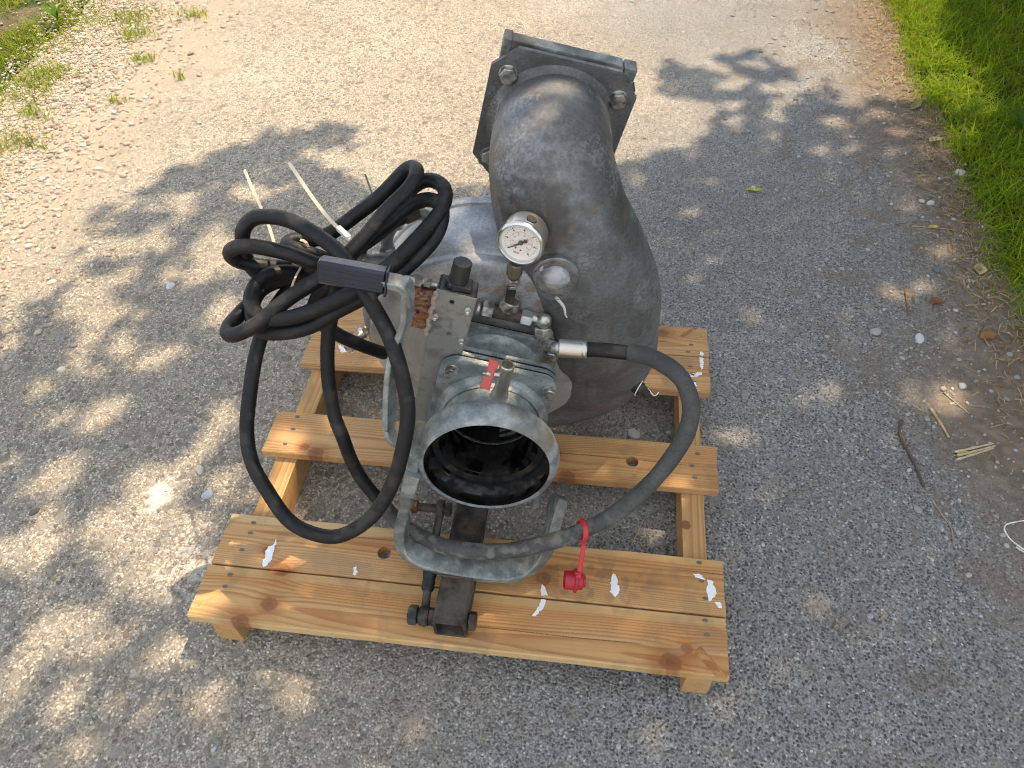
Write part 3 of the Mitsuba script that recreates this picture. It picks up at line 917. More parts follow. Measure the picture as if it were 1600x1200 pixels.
wl = np.array([SL(-.1395 + .0015 * math.sin(k * 2.1), .1405, .236 - .0075 * k) for k in range(13)])
P_('weld_seam', sweep(spline(wl, .002), .0042 + .0004 * np.sin(np.arange(len(spline(wl, .002))) * 1.3), 10), 'weld_bead', br, 40)
P_('rusty_stub', rbox(.044, .040, .068, .003, S @ tr(-.1615, .1640, .183)), 'rusty_paint', smooth=25, label='rusty square stub left of the bracket plate')
P_('hole', cyl(.0032, .0010, 16, S @ tr(-.161, .1439, .186) @ np.array([[1, 0, 0, 0], [0, 0, -1, 0], [0, 1, 0, 0], [0, 0, 0, 1.0]])), 'gasket', br, 30)
head = P_('cylinder_head', rbox(.064, .045, .050, .003, S @ tr(-.105, .1700, .213)), 'black_plastic', smooth=25, label='dark valve block behind the bracket plate')
up = S @ tr(-.108, .168, .238)
P_('cap_base', hexnut(.037, .012, up), 'black_plastic', head, 25)
P_('cap_base', rbox(.040, .030, .010, .002, S @ tr(-.104, .166, .244)), 'black_plastic', head, 25)
P_('cap', rev([(.0, .048), (.0135, .048), (.0152, .0465), (.0160, .012), (.0165, .010), (.0165, .0)], 32, up), 'black_plastic', head, 30)
xm = S @ tr(-.180, .172, .226) @ np.array([[0, 0, 1, 0], [1, 0, 0, 0], [0, 1, 0, 0], [0, 0, 0, 1.0]])
P_('hose_nut', hexnut(.019, .016, xm), 'zinc_worn', head, 25)
P_('hose_nut', hexnut(.015, .012, xm @ tr(0, 0, .019)), 'zinc_worn', head, 25)
P_('hose_nut', cyl(.0065, .05, 18, xm @ tr(0, 0, -.008)), 'zinc_worn', head, 30)
# drain cock on the neck
dk = S @ tr(.004, .092, .080)
dr_ = P_('drain_cock', rev([(.0, .0), (.016, .0), (.0155, .010), (.0135, .018), (.0120, .030), (.0125, .032), (.0125, .040), (.0118, .042), (.0118, .048), (.0128, .050), (.0128, .058), (.0122, .060), (.0128, .074), (.0128, .080), (.0118, .0815), (.0095, .0815), (.0090, .060), (.0, .058)], 32, dk @ trimesh.transformations.rotation_matrix(-.06, [0, 1, 0])), 'nickel', smooth=25,
          label='small nickel ball valve with a red butterfly handle on the suction neck')
xs = dk @ tr(-.002, 0, .056) @ axis_to((0, 0, 0), (-.97, -.22, .06), (0, 0, 1))
P_('stem', cat(cyl(.0058, .024, 18, xs @ tr(0, 0, .004)), hexnut(.0105, .006, xs @ tr(0, 0, .0275)), cyl(.003, .010, 12, xs @ tr(0, 0, .030))), 'nickel', dr_, 30)
hb = [(-.007, -.008), (-.0095, -.025), (.0095, -.025), (.007, -.008), (.007, .008), (.0095, .025), (-.0095, .025), (-.007, .008)]
P_('handle', plate(hb, .0032, rad=.0012, M=dk @ tr(-.0285, -.008, .058) @ axis_to((0, 0, 0), (-.32, -.72, .62), (.15, .65, .75)) @ np.array([[1, 0, 0, 0], [0, 0, 1, 0], [0, 1, 0, 0], [0, 0, 0, 1.0]])), 'red_handle', dr_, 25)
# tee fitting, gauge and hose outlet: one row across the top of the inlet flange
RX = np.array([[0, 0, 1, 0], [1, 0, 0, 0], [0, 1, 0, 0], [0, 0, 0, 1.0]])     # local z -> +x
tee_y, tee_z = .252, .138
tee = P_('tee_fitting', cat(cyl(.0125, .068, 24, S @ tr(-.034, tee_y, tee_z) @ RX), cyl(.0125, .020, 24, S @ tr(-.003, tee_y, tee_z))), 'grimy_steel', smooth=30, label='grimy tee fitting carrying the pressure gauge')
P_('washer', cyl(.0165, .006, 24, S @ tr(-.060, tee_y, tee_z) @ RX), 'zinc_worn', tee, 30)
P_('nut', hexnut(.029, .020, S @ tr(-.050, tee_y, tee_z) @ RX), 'zinc_worn', tee, 25)
P_('nut', hexnut(.0265, .021, S @ tr(.022, tee_y, tee_z) @ RX), 'zinc_bright', tee, 25)
P_('nut', hexnut(.034, .022, S @ tr(-.003, tee_y, tee_z + .011)), 'zinc_worn', tee, 25)
el = P_('elbow', cat(rev([(.0, -.0155), (.008, -.0135), (.0135, -.0075), (.0155, 0), (.0135, .0075), (.008, .0135), (0, .0155)], 32, S @ tr(.064, tee_y - .003, tee_z + .006)), cyl(.0115, .028, 24, S @ tr(.042, tee_y, tee_z + .003) @ RX)), 'zinc_worn', tee, 40)
dn = axis_to(SL(.064, tee_y - .004, tee_z + .002), Sd(.22, -.35, -1))
P_('nut', hexnut(.031, .020, dn @ tr(0, 0, .008)), 'zinc_worn', tee, 25)
g0 = SL(-.003, tee_y, tee_z)
gc = np.array([.0925, .4520, .5630])             # centre of the dial
gx = frame(-9, 7, 14, gc)
g1 = (gx @ np.array([0, .012, -.0425, 1]))[:3]
sd = (g1 - g0) / np.linalg.norm(g1 - g0)
SM = axis_to(g0, sd)
Lg = np.linalg.norm(g1 - g0)
gauge = P_('pressure_gauge', cat(rev([(.0, .042), (.032, .042), (.0365, .039), (.0378, .034), (.0378, .003), (.0382, .002)], 64, along_y(gx, 0, 0, 0))), 'steel_bezel', smooth=30, label='round pressure gauge with white face and steel rim')
P_('bezel', rev([(.0375, .006), (.0395, .003), (.0398, -.002), (.0385, -.005), (.0355, -.006), (.0338, -.0045), (.0335, .004)], 64, along_y(gx, 0, 0, 0)), 'steel_bezel', gauge, 50)
P_('dial', cyl(.0338, .001, 48, along_y(gx, 0, .0025, 0), .0003), 'dial_white', gauge, 30)
FZ = gx @ np.array([[1, 0, 0, 0], [0, 0, -1, 0], [0, 1, 0, 0], [0, 0, 0, 1.0]])   # dial plane: local x right, y up, z towards the viewer
tick, redt = [], []
for k in range(31):
    a = math.radians(225 - 270 * k / 30)
    R = trimesh.transformations.rotation_matrix(a, [0, 0, 1])
    L = .0046 if k % 5 == 0 else .0024
    tick.append(xf(rbox(L, .0010 if k % 5 == 0 else .0006, .0004, .0001), FZ @ R @ tr(.0285 - L / 2, 0, -.0020)))
    if k % 5 == 0:
        tick.append(xf(rbox(.0028, .0022, .0004, .0001), FZ @ tr(.0232 * math.cos(a) + (.0 if k else -.0), .0232 * math.sin(a), -.0020)))
for k in range(46):
    a = math.radians(225 - 270 * k / 45)
    R = trimesh.transformations.rotation_matrix(a, [0, 0, 1])
    redt.append(xf(rbox(.0007, .0016, .0004, .0001), FZ @ R @ tr(.0188, 0, -.0020)))
    if k % 6 == 0:
        redt.append(xf(rbox(.0028, .0009, .0004, .0001), FZ @ R @ tr(.0172, 0, -.0020)))
        redt.append(xf(rbox(.0034, .0018, .0004, .0001), FZ @ tr(.0135 * math.cos(a), .0135 * math.sin(a), -.0020)))
P_('scale', cat(*tick, *[xf(cyl(.0016, .0004, 12), FZ @ tr(x, y, -.0021)) for x, y in ((-.006, -.013), (.003, -.0145))]), 'dial_black', gauge, False)
P_('red_scale', cat(*redt, xf(rbox(.010, .0030, .0004, .0001), FZ @ tr(-.003, -.0215, -.0020))), 'dial_red', gauge, False)
na = math.radians(224)
R = trimesh.transformations.rotation_matrix(na, [0, 0, 1])
P_('needle', cat(plate([(.0235, -.0004), (.0235, .0006), (.0, .0020), (-.008, .0024), (-.0100, .0042), (-.0145, .0), (-.0100, -.0042), (-.008, -.0024), (.0, -.0020)], .0008, b=.0002, M=FZ @ R @ tr(0, 0, .0006) @ np.array([[1, 0, 0, 0], [0, 0, 1, 0], [0, 1, 0, 0], [0, 0, 0, 1.0]])), xf(cyl(.0042, .0026, 18), FZ @ tr(0, 0, -.0018))), 'dial_black', gauge, 25)
P_('glass', rev([(.0, -.0042), (.0330, -.0036)], 48, along_y(gx, 0, 0, 0)), 'gauge_glass', gauge, 60)
P_('filler_plug', cyl(.0090, .0030, 24, axis_to((gx @ np.array([.004, .018, .0362, 1]))[:3], gx[:3, :3] @ np.array([.17, 0, 1.0]))), 'gasket', gauge, 30)
st = P_('gauge_stem', cat(cyl(.0085, Lg + .004, 20, SM)), 'grimy_steel', gauge, 30)
P_('stem_nut', hexnut(.024, .030, SM @ tr(0, 0, Lg - .036)), 'brass_dull', gauge, 25)
P_('stem_nut', hexnut(.0215, .011, SM @ tr(0, 0, Lg - .052)), 'zinc_worn', gauge, 25)
P_('stem_nut', hexnut(.0195, .007, SM @ tr(0, 0, Lg - .062)), 'zinc_worn', gauge, 25)
# sight dome of clear plastic
dc = np.array([.1495, .466, .4795])
dm = frame(2, 4, 12, dc)
dY = along_y(dm, 0, 0, 0)
seat = P_('dome_seat', rev([(.0, .004), (.036, .004), (.0395, .006), (.0405, .012), (.0405, .030)], 48, dY), 'cast_metal', smooth=40)
a = np.linspace(0, math.pi / 2, 14)
prof = [(.0415, .010), (.0415, .004), (.0405, .0025)] + [(.0355 * math.cos(t) ** .8 + .0008, .002 - .0365 * math.sin(t)) for t in a]
P_('sight_dome', rev(prof + [(0.0, -.0345)], 48, dY), 'clear_plastic', smooth=50, label='clear domed sight glass right of the gauge')
P_('dome_float', rev([(.0, -.010), (.012, -.008), (.020, -.002), (.024, .0042), (.0, .0045)], 32, dY), 'float_grey', seat, 50)
# white cord hanging from the dome
cd = [(.151, .4655, .437), (.158, .469, .424), (.166, .4735, .403), (.168, .474, .390), (.175, .474, .378), (.188, .473, .358), (.205, .472, .334)]
P_('cord', sweep(spline(cd, .004), np.linspace(.0032, .0012, len(spline(cd, .004))), 8), 'cord_white', smooth=40, label='white cord stuck to the casing below the dome')
# drain plug low on the right side of the casing
pl = axis_to((.312, .530, .150), (.8, -.45, -.25))
pk = P_('drain_plug', cat(cyl(.015, .018, 24, pl), hexnut(.024, .010, pl @ tr(0, 0, .016)), cyl(.0095, .012, 18, pl @ tr(0, 0, .024))), 'grimy_steel', smooth=25, label='threaded drain plug tied with white wire, low on the right of the casing')
ww = [(pl @ np.array([.0165 * math.cos(t), .0165 * math.sin(t), .008 + .0016 * t, 1]))[:3] for t in np.linspace(0, 6, 20)] + [(.346, .514, .149), (.354, .507, .146), (.362, .511, .154)]
P_('wire', sweep(spline(ww, .003), .0011, 6), 'tie_white', pk, 40)
# left port: galvanised elbow, banjo and lugs where the hoses start
lp = np.array([-.150, .545, .520])
port = P_('hose_port', cat(sweep(spline([(-.085, .575, .50), (-.100, .568, .525), (-.124, .556, .530), (-.146, .545, .518), (-.160, .535, .498), (-.163, .53, .470)], .004), .0115, 18)), 'galvanised', smooth=40, label='galvanised elbow fitting at the upper left of the casing')
bx = axis_to((-.146, .553, .520), (-.1, -.85, .5))
P_('banjo', cat(hexnut(.036, .024, bx @ tr(0, 0, -.006)), cyl(.015, .026, 24, bx @ tr(0, 0, -.002))), 'zinc_worn', port, 25)
P_('banjo_bolt', hexnut(.017, .010, bx @ tr(0, 0, .024)), 'brass_dull', port, 25)
P_('lower_nut', hexnut(.028, .016, axis_to((-.163, .53, .478), (-.1, -.1, -1))), 'zinc_worn', port, 25)
lug = axis_to((-.222, .486, .480), (1, .1, -.05))
P_('lug', cat(hexnut(.042, .026, lug), cyl(.0115, .05, 20, lug @ tr(0, 0, .02))), 'galvanised', port, 25)
# studs at the lower left of the cover
sl = axis_to((-.228, .492, .300), (-.2, -1, .05))
P_('stud', cat(cyl(.010, .040, 18, sl), hexnut(.022, .010, sl @ tr(0, 0, .006))), 'zinc_worn', cover, 25)
P_('stud', cat(cyl(.010, .040, 18, sl @ tr(-.02, -.025, 0)), hexnut(.022, .010, sl @ tr(-.02, -.025, .006))), 'zinc_worn', cover, 25)

# closing lever of the coupling: flat bar from the plastic grip down the left side
lev = spline([(-.062, .300, .597), (-.060, .304, .585), (-.062, .302, .560), (-.066, .292, .530), (-.083, .276, .490), (-.095, .255, .445), (-.1005, .238, .403), (-.103, .226, .372), (-.104, .217, .352)], .006)
lw = Sd(.55, 1, .25)
lever = P_('closing_lever', bar(lev, Sd(.35, .9, .15), .026, .010), 'galvanised', smooth=25, label='galvanised hand lever with black plastic grip, left of the bracket')
l2 = spline([(-.104, .217, .352), (-.104, .214, .340), (-.099, .211, .330), (-.088, .209, .319), (-.075, .207, .312), (-.066, .205, .302)], .004)
P_('lever_foot', bar(l2, Sd(.25, 1, .1), .024, .0095), 'galvanised', lever, 25)
P_('lever_tang', bar(spline([(-.096, .303, .6005), (-.082, .301, .5985), (-.068, .300, .596), (-.060, .303, .580), (-.061, .304, .556)], .005), Sd(.1, 1, .1), .027, .012), 'galvanised', lever, 30)
ga, gb = np.array([-.187, .297, .618]), np.array([-.088, .303, .597])
GM = axis_to((ga + gb) / 2, gb - ga, (0, .35, 1))
P_('grip', cat(rbox(.030, .036, np.linalg.norm(gb - ga), .004, GM), rbox(.0335, .040, .004, .001, GM @ tr(0, 0, .051)), *[rbox(.0315, .0020, .090, .0006, GM @ tr(0, yy, 0)) for yy in (-.008, .0, .008)]), 'grip_plastic', lever, 25,
   label='black ribbed plastic grip of the closing lever')
# yoke round the underside of the mouth
yk = spline([(-.059, .204, .326), (-.077, .186, .242), (-.099, .160, .152), (-.110, .146, .098), (-.101, .131, .069), (-.065, .116, .0595), (-.014, .109, .0565), (.070, .110, .0480), (.128, .128, .042), (.163, .158, .070), (.178, .195, .115), (.190, .235, .150)], .006)
yoke = P_('closing_yoke', bar(yk, (0, 1, .12), .060, .020, .0025, shift=.030), 'galvanised_dirty', smooth=25, label='galvanised U-shaped yoke under the suction mouth')
jt = spline([(-.0695, .1875, .262), (-.0745, .1830, .245), (-.0835, .1755, .214)], .006)
P_('splice', bar(jt, (0, 1, .12), .032, .0255, .0015, shift=.010), 'galvanised', yoke, 25)
for x in (-.078, .140):
    P_('tab', bar(np.array([(x, .262, .175), (x - .002, .258, .135), (x - .004, .252, .090)]), (1, 0, 0), .012, .006), 'galvanised', smooth=25)
# square tube lying on the pallet under the yoke
tb = m3.CrossSection([np.array(rect(-.030, .030, 0, .056))]).offset(-.006, m3.JoinType.Miter).offset(.006, m3.JoinType.Round, 2, 24) - m3.CrossSection([np.array(rect(-.0245, .0245, .0055, .0505))])
tm = from_m3(m3.Manifold.extrude(tb, .52))
v = tm.vertices
tm.vertices = np.stack([v[:, 0] + .0035, v[:, 2] + .018, v[:, 1] + .0005], 1)
tm.invert()
tm.fix_normals()
tube = P_('support_tube', tm, 'grimy_steel', smooth=25, label='dirty square steel tube lying on the front boards')
P_('weld_seam', sweep(np.array([(-.027 + .006 * k, .1065 + .0008 * math.sin(k * 2), .0575) for k in range(11)]), .0035, 8), 'grimy_steel', tube, 40)
P_('saddle_block', rbox(.058, .10, .012, .002, tr(.0035, .330, .063)), 'grimy_steel', tube, 25)
xb = tr(-.072, .038, .030) @ np.array([[0, 0, 1, 0], [1, 0, 0, 0], [0, 1, 0, 0], [0, 0, 0, 1.0]])
P_('pivot_bolt', hexnut(.032, .017, xb @ tr(0, 0, -.004)), 'grimy_steel', tube, 25)
P_('pivot_bolt', cyl(.0085, .106, 18, xb @ tr(0, 0, .01)), 'grimy_steel', tube, 30)
for dz in (.0165, .031):
    P_('pivot_washer', cyl(.0175, .0028, 24, xb @ tr(0, 0, dz)), 'grimy_steel', tube, 30)
P_('pivot_nut', hexnut(.028, .012, xb @ tr(0, 0, .0340)), 'grimy_steel', tube, 25)
P_('pivot_nut', hexnut(.030, .014, xb @ tr(0, 0, .1070)), 'grimy_steel', tube, 25)
# tension rod beside the tube
eye = rev([(.0085, -.006), (.018, -.006), (.0195, 0), (.018, .006), (.0085, .006)], 24, xb @ tr(0, 0, .025), close=True)
rodp = spline([(-.0475, .046, .032), (-.049, .075, .037), (-.051, .10, .041), (-.052, .15, .052), (-.0505, .20, .066), (-.049, .226, .075)], .006)
rod = P_('tension_rod', cat(eye, sweep(rodp, .0078, 14)), 'grimy_steel', smooth=40, label='thin dark tension rod with eye ends left of the square tube')
dR = np.array([-.0515, .11, .043])
ra = axis_to((-.0495, .082, .0375), (-.0015, .05, .011))
P_('boot', rev([(.0, .0), (.0095, .001), (.0125, .006), (.0115, .011), (.0125, .016), (.0115, .021), (.0120, .026), (.0135, .034), (.0, .035)], 24, ra), 'gasket', rod, 30)
P_('rod_nut', hexnut(.026, .013, ra @ tr(0, 0, .036)), 'grimy_steel', rod, 25)
P_('rod_nut', hexnut(.021, .018, axis_to((-.0515, .165, .056), (.001, .05, .013))), 'grimy_steel', rod, 25)
eb = tr(-.104, .232, .083) @ np.array([[0, 0, 1, 0], [1, 0, 0, 0], [0, 1, 0, 0], [0, 0, 0, 1.0]])
P_('upper_eye', rev([(.0085, -.006), (.016, -.006), (.0175, 0), (.016, .006), (.0085, .006)], 24, eb @ tr(0, 0, .056), close=True), 'grimy_steel', rod, 40)
P_('upper_pin', cyl(.0085, .075, 18, eb), 'grimy_steel', rod, 30)
P_('upper_pin', cyl(.013, .012, 18, eb @ tr(0, 0, -.002)), 'rusty_paint', rod, 30)
P_('upper_nut', hexnut(.024, .011, eb @ tr(0, 0, .066)), 'grimy_steel', rod, 25)

# ------------------------------------------------------------------ hoses, ties, cap
H1 = [[-0.114,0.542,0.542],[-0.138,0.526,0.538],[-0.162,0.503,0.528],[-0.185,0.482,0.52],[-0.204,0.458,0.515],[-0.223,0.439,0.514],[-0.246,0.428,0.529],[-0.274,0.429,0.54],[-0.293,0.431,0.544],[-0.304,0.442,0.542],[-0.3,0.456,0.54],[-0.281,0.466,0.533],[-0.253,0.474,0.536],[-0.225,0.491,0.546],[-0.203,0.507,0.557],[-0.175,0.527,0.571],[-0.147,0.546,0.59],[-0.123,0.559,0.611],[-0.105,0.556,0.626],[-0.091,0.542,0.632],[-0.089,0.524,0.629],[-0.1,0.501,0.618],[-0.127,0.471,0.602],[-0.155,0.433,0.58],[-0.184,0.398,0.561],[-0.21,0.371,0.547],[-0.236,0.353,0.536],[-0.275,0.328,0.519],[-0.313,0.298,0.498],[-0.342,0.285,0.485],[-0.365,0.285,0.475],[-0.381,0.304,0.467],[-0.381,0.332,0.464],[-0.372,0.364,0.464],[-0.363,0.398,0.466],[-0.357,0.414,0.479],[-0.367,0.419,0.498],[-0.373,0.418,0.524],[-0.372,0.422,0.554],[-0.365,0.429,0.579],[-0.346,0.436,0.596],[-0.317,0.434,0.603],[-0.285,0.426,0.606],[-0.252,0.413,0.603],[-0.22,0.396,0.597],[-0.189,0.377,0.589],[-0.165,0.355,0.58],[-0.141,0.328,0.56],[-0.11,0.296,0.528],[-0.09,0.273,0.498],[-0.075,0.247,0.461],[-0.066,0.224,0.419],[-0.066,0.205,0.383],[-0.076,0.18,0.336],[-0.096,0.149,0.279],[-0.131,0.12,0.226],[-0.168,0.104,0.197],[-0.203,0.097,0.183],[-0.245,0.1,0.185],[-0.287,0.115,0.196],[-0.326,0.148,0.224],[-0.357,0.181,0.251],[-0.372,0.216,0.283],[-0.373,0.245,0.314],[-0.369,0.273,0.345],[-0.364,0.305,0.378],[-0.358,0.334,0.403],[-0.348,0.363,0.427],[-0.336,0.391,0.442],[-0.321,0.421,0.453],[-0.294,0.452,0.463],[-0.258,0.475,0.471],[-0.224,0.484,0.481],[-0.201,0.491,0.483]]
H2 = [[0.206,0.368,0.413],[0.244,0.368,0.414],[0.278,0.366,0.414],[0.309,0.363,0.413],[0.343,0.348,0.409],[0.369,0.331,0.398],[0.384,0.311,0.379],[0.39,0.295,0.356],[0.386,0.278,0.322],[0.37,0.259,0.282],[0.344,0.235,0.245],[0.315,0.215,0.212],[0.272,0.191,0.177],[0.223,0.174,0.149],[0.178,0.158,0.135],[0.111,0.142,0.118],[0.061,0.138,0.108],[0.024,0.14,0.101],[-0.028,0.152,0.086],[-0.065,0.17,0.073],[-0.121,0.197,0.072],[-0.163,0.224,0.1],[-0.192,0.24,0.138],[-0.212,0.255,0.188],[-0.221,0.267,0.246],[-0.232,0.283,0.275],[-0.239,0.304,0.313],[-0.241,0.322,0.349],[-0.238,0.343,0.394],[-0.231,0.359,0.433],[-0.223,0.369,0.46],[-0.22,0.391,0.479],[-0.216,0.411,0.496],[-0.204,0.437,0.517],[-0.18,0.464,0.537],[-0.153,0.482,0.549],[-0.131,0.499,0.561],[-0.112,0.516,0.572],[-0.086,0.525,0.583],[-0.063,0.52,0.589],[-0.046,0.504,0.586],[-0.044,0.481,0.572],[-0.053,0.455,0.558],[-0.074,0.428,0.544],[-0.098,0.402,0.532],[-0.127,0.374,0.525],[-0.154,0.351,0.515],[-0.194,0.329,0.502],[-0.232,0.311,0.485],[-0.264,0.303,0.476],[-0.301,0.303,0.468],[-0.333,0.315,0.463],[-0.352,0.339,0.466],[-0.361,0.372,0.469],[-0.355,0.406,0.471],[-0.322,0.429,0.473],[-0.288,0.439,0.471],[-0.255,0.452,0.47]]
H3 = [[-0.189,0.466,0.261],[-0.204,0.437,0.304],[-0.225,0.416,0.342],[-0.244,0.406,0.369],[-0.264,0.401,0.395],[-0.273,0.392,0.422],[-0.266,0.4,0.447],[-0.248,0.409,0.473],[-0.221,0.406,0.493],[-0.214,0.409,0.514],[-0.228,0.408,0.528],[-0.247,0.402,0.539],[-0.277,0.403,0.551],[-0.309,0.402,0.561],[-0.345,0.402,0.566],[-0.371,0.401,0.563],[-0.387,0.401,0.551],[-0.385,0.404,0.534],[-0.37,0.413,0.519],[-0.348,0.42,0.509],[-0.315,0.43,0.5],[-0.27,0.436,0.492],[-0.229,0.449,0.498],[-0.196,0.476,0.516],[-0.162,0.505,0.543],[-0.132,0.531,0.569],[-0.103,0.554,0.591],[-0.079,0.557,0.603],[-0.052,0.542,0.606],[-0.041,0.522,0.601],[-0.044,0.494,0.59],[-0.06,0.463,0.579],[-0.079,0.427,0.571],[-0.101,0.396,0.56],[-0.119,0.372,0.555],[-0.138,0.348,0.55],[-0.169,0.329,0.539],[-0.214,0.316,0.52],[-0.257,0.307,0.505],[-0.294,0.307,0.497],[-0.322,0.315,0.495],[-0.341,0.335,0.501],[-0.345,0.365,0.508],[-0.334,0.393,0.51],[-0.314,0.413,0.505],[-0.291,0.426,0.493],[-0.267,0.436,0.479]]
T1 = [[-0.427,0.597,0.58],[-0.396,0.549,0.575],[-0.363,0.5,0.567],[-0.336,0.458,0.561],[-0.318,0.425,0.549]]
T2 = [[-0.322,0.566,0.619],[-0.272,0.503,0.61],[-0.226,0.451,0.599],[-0.194,0.42,0.594],[-0.173,0.4,0.593]]
T3 = [[-0.207,0.61,0.574],[-0.191,0.578,0.57],[-0.175,0.546,0.568]]
T4 = [[-0.286,0.375,0.502],[-0.285,0.397,0.507],[-0.281,0.419,0.512]]
T5 = [[-0.275,0.435,0.558],[-0.264,0.43,0.559],[-0.261,0.428,0.55]]
HR = .0126


def hose(name, pts, label, group=None):
    key = thing(name, label, 'hose', group)
    C_ = spline(pts, .006)
    add('rubber_tube', sweep(C_, HR, 16), 'hose_rubber', key, 40)
    return key, C_


hA, cA = hose('hydraulic_hose', H1, 'black hydraulic hose whose big loop hangs down in front of the left pallet boards')
f0 = axis_to(np.array(H1[0]), np.array(H1[0]) - np.array(H1[1]))
add('end_sleeve', rev([(.0, -.012), (.0138, -.012), (.0142, -.010), (.0142, .010), (.0132, .012), (.0132, .016), (.0, .016)], 20, f0), 'grimy_steel', hA, 30)
f1 = axis_to(np.array(H1[-1]), np.array(H1[-1]) - np.array(H1[-2]))
add('end_sleeve', cyl(.0140, .034, 20, f1 @ tr(0, 0, -.02)), 'zinc_worn', hA, 30)
hB, cB = hose('hydraulic_hose', H2, 'hydraulic hose in a worn grey sleeve, curving from the tee over the yoke')
d0 = np.array(H2[0]) - np.array(H2[1])
M0 = axis_to(np.array(H2[0]), d0)
add('crimp_sleeve', rev([(.0, -.006), (.0145, -.006), (.0158, -.004), (.0158, .000), (.0150, .002), (.0158, .004), (.0158, .040), (.0145, .042), (.0, .042)], 28, M0), 'nickel', hB, 30)
P0 = (M0 @ np.array([0, 0, .040, 1]))[:3]
P1 = (dn @ np.array([0, 0, .022, 1]))[:3]
add('hose_tail', sweep(spline([P1 - (dn[:3, 2]) * .004, P1 + dn[:3, 2] * .010, (P0 * .55 + P1 * .45) + np.array([-.004, -.004, -.006]), P0 + M0[:3, 2] * .004, P0 - M0[:3, 2] * .006], .003), .0108, 18), 'zinc_worn', hB, 40)
dd = np.linalg.norm(cB - np.array(H2[2]), axis=1)
i0 = int(dd.argmin())
i1 = int(np.linalg.norm(cB - np.array(H2[21]), axis=1).argmin())
sl_ = cB[i0:i1 + 1]
wob = .0149 + .0004 * np.sin(np.arange(len(sl_)) * .23) + .0003 * np.sin(np.arange(len(sl_)) * .61)
wob[0], wob[-1] = .0128, .0128
slv = add('abrasion_sleeve', sweep(sl_, wob, 18), 'sleeve_rubber', hB, 40, label='worn grey protective sleeve over the front hose')
hC, cC = hose('hydraulic_hose', H3, 'black hydraulic hose looped highest at the right of the tangled coil')
for nm, pts, lab, m_, w, t in (('T1', T1, 'cream cable tie with its long tail standing up at the left of the hose coil', 'tie_cream', .0052, .0014), ('T2', T2, 'cream cable tie with a white head pointing up from the middle of the coil', 'tie_cream', .0062, .0015),
                              ('T3', T3, 'dark green cable tie tail behind the top of the coil', 'tie_green', .0034, .0014), ('T4', T4, 'thin pale cable tie tail inside the lower coil', 'tie_cream', .0036, .0013), ('T5', T5, 'short pale cable tie wrapped round the innermost hose bend', 'tie_cream', .0045, .0014)):
    key = thing('cable_tie', lab, 'cable tie')
    Q = spline(pts, .006)
    add('strap', bar(Q, np.cross(Q[-1] - Q[0], FWD), w, t, .0003), m_, key, 25)
    if nm == 'T2':
        e1, e0 = Q[-1], Q[-7]
        add('head', rbox(.0085, .0085, .034, .001, axis_to((e1 + e0) / 2 + np.array([0, 0, .001]), e1 - e0)), 'tie_white', key, 25)
# strap loops that hold the coil together
ci = int(np.linalg.norm(cB - np.array(H2[12]), axis=1).argmin())
cp = thing('dust_cap', 'red rubber dust cap hanging by its strap from the sleeved hose', 'cap')
hp, ht = cB[ci - 2], cB[ci + 2] - cB[ci - 2]
ht /= np.linalg.norm(ht)
n1 = np.cross(ht, [0, 0, 1.0])
n1 /= np.linalg.norm(n1)
n2 = np.cross(n1, ht)
hp = np.array([.2235, .1755, .152])
j = int(np.linalg.norm(cB - hp, axis=1).argmin())
hp = cB[j]
ht = cB[j + 3] - cB[j - 3]
ht /= np.linalg.norm(ht)
n1 = np.cross(ht, [0, 0, 1.0])
n1 /= np.linalg.norm(n1)
n2 = np.cross(n1, ht)
if n1[1] > 0:
    n1, n2 = -n1, n2
ring = [hp + .0185 * (math.cos(t) * n1 + abs(1) * math.sin(t) * np.array([0, 0, 1.0])) + np.array([.004 * math.sin(t * 1.0), 0, 0]) for t in np.linspace(math.radians(215), math.radians(-35), 15)]
add('strap_ring', bar(spline(ring, .003), ht, .009, .0035, .0008), 'red_strap', cp, 30)
e = ring[-1]
cc = np.array([.2195, .1190, .0670])
tail = spline([e + n1 * .002 + [0, 0, .004], e + n1 * .003 + [.001, 0, -.008], e * .62 + cc * .38 + [.004, -.003, 0], e * .3 + cc * .7 + [.005, -.004, .006], cc + np.array([.006, -.006, .022])], .003)
add('strap', bar(tail, (1, .2, .1), .0085, .0035, .0008), 'red_strap', cp, 30)
CM = axis_to(cc, (1, .10, -.12))
add('cap_body', rev([(.0, -.010), (.0125, -.010), (.0130, -.018), (.0160, -.019), (.0172, -.016), (.0172, -.003), (.0180, -.002), (.0215, -.001), (.0225, .001), (.0215, .003), (.0165, .0045), (.0158, .013), (.0140, .0145), (.0110, .0155), (.0105, .019), (.0, .020)], 36, CM), 'red_rubber', cp, 40)
add('pull_tab', rbox(.006, .012, .010, .002, CM @ tr(0, .0235, .001)), 'red_rubber', cp, 30)
add('pull_tab', rbox(.010, .010, .006, .002, CM @ tr(0, -.0235, .001)), 'red_rubber', cp, 30)

# ------------------------------------------------------------------ stones, leaves and twigs lying about
def one_stone(x, y, r, flat, col, label, sx=1.3):
    key = numbered('stone')
    labels[key] = {'label': label, 'category': 'stone'}
    m, c = stones(np.array([[x, y, GZ + r * flat * .45]]), np.array([r]), np.array([flat]), np.array([col]) * .78, ICO2)
    scene[key] = mikit.ply(m, 'stone_mixed', smooth=25)
    scene[key] = mikit.ply(m, 'stone_mixed', smooth=True, color=c)


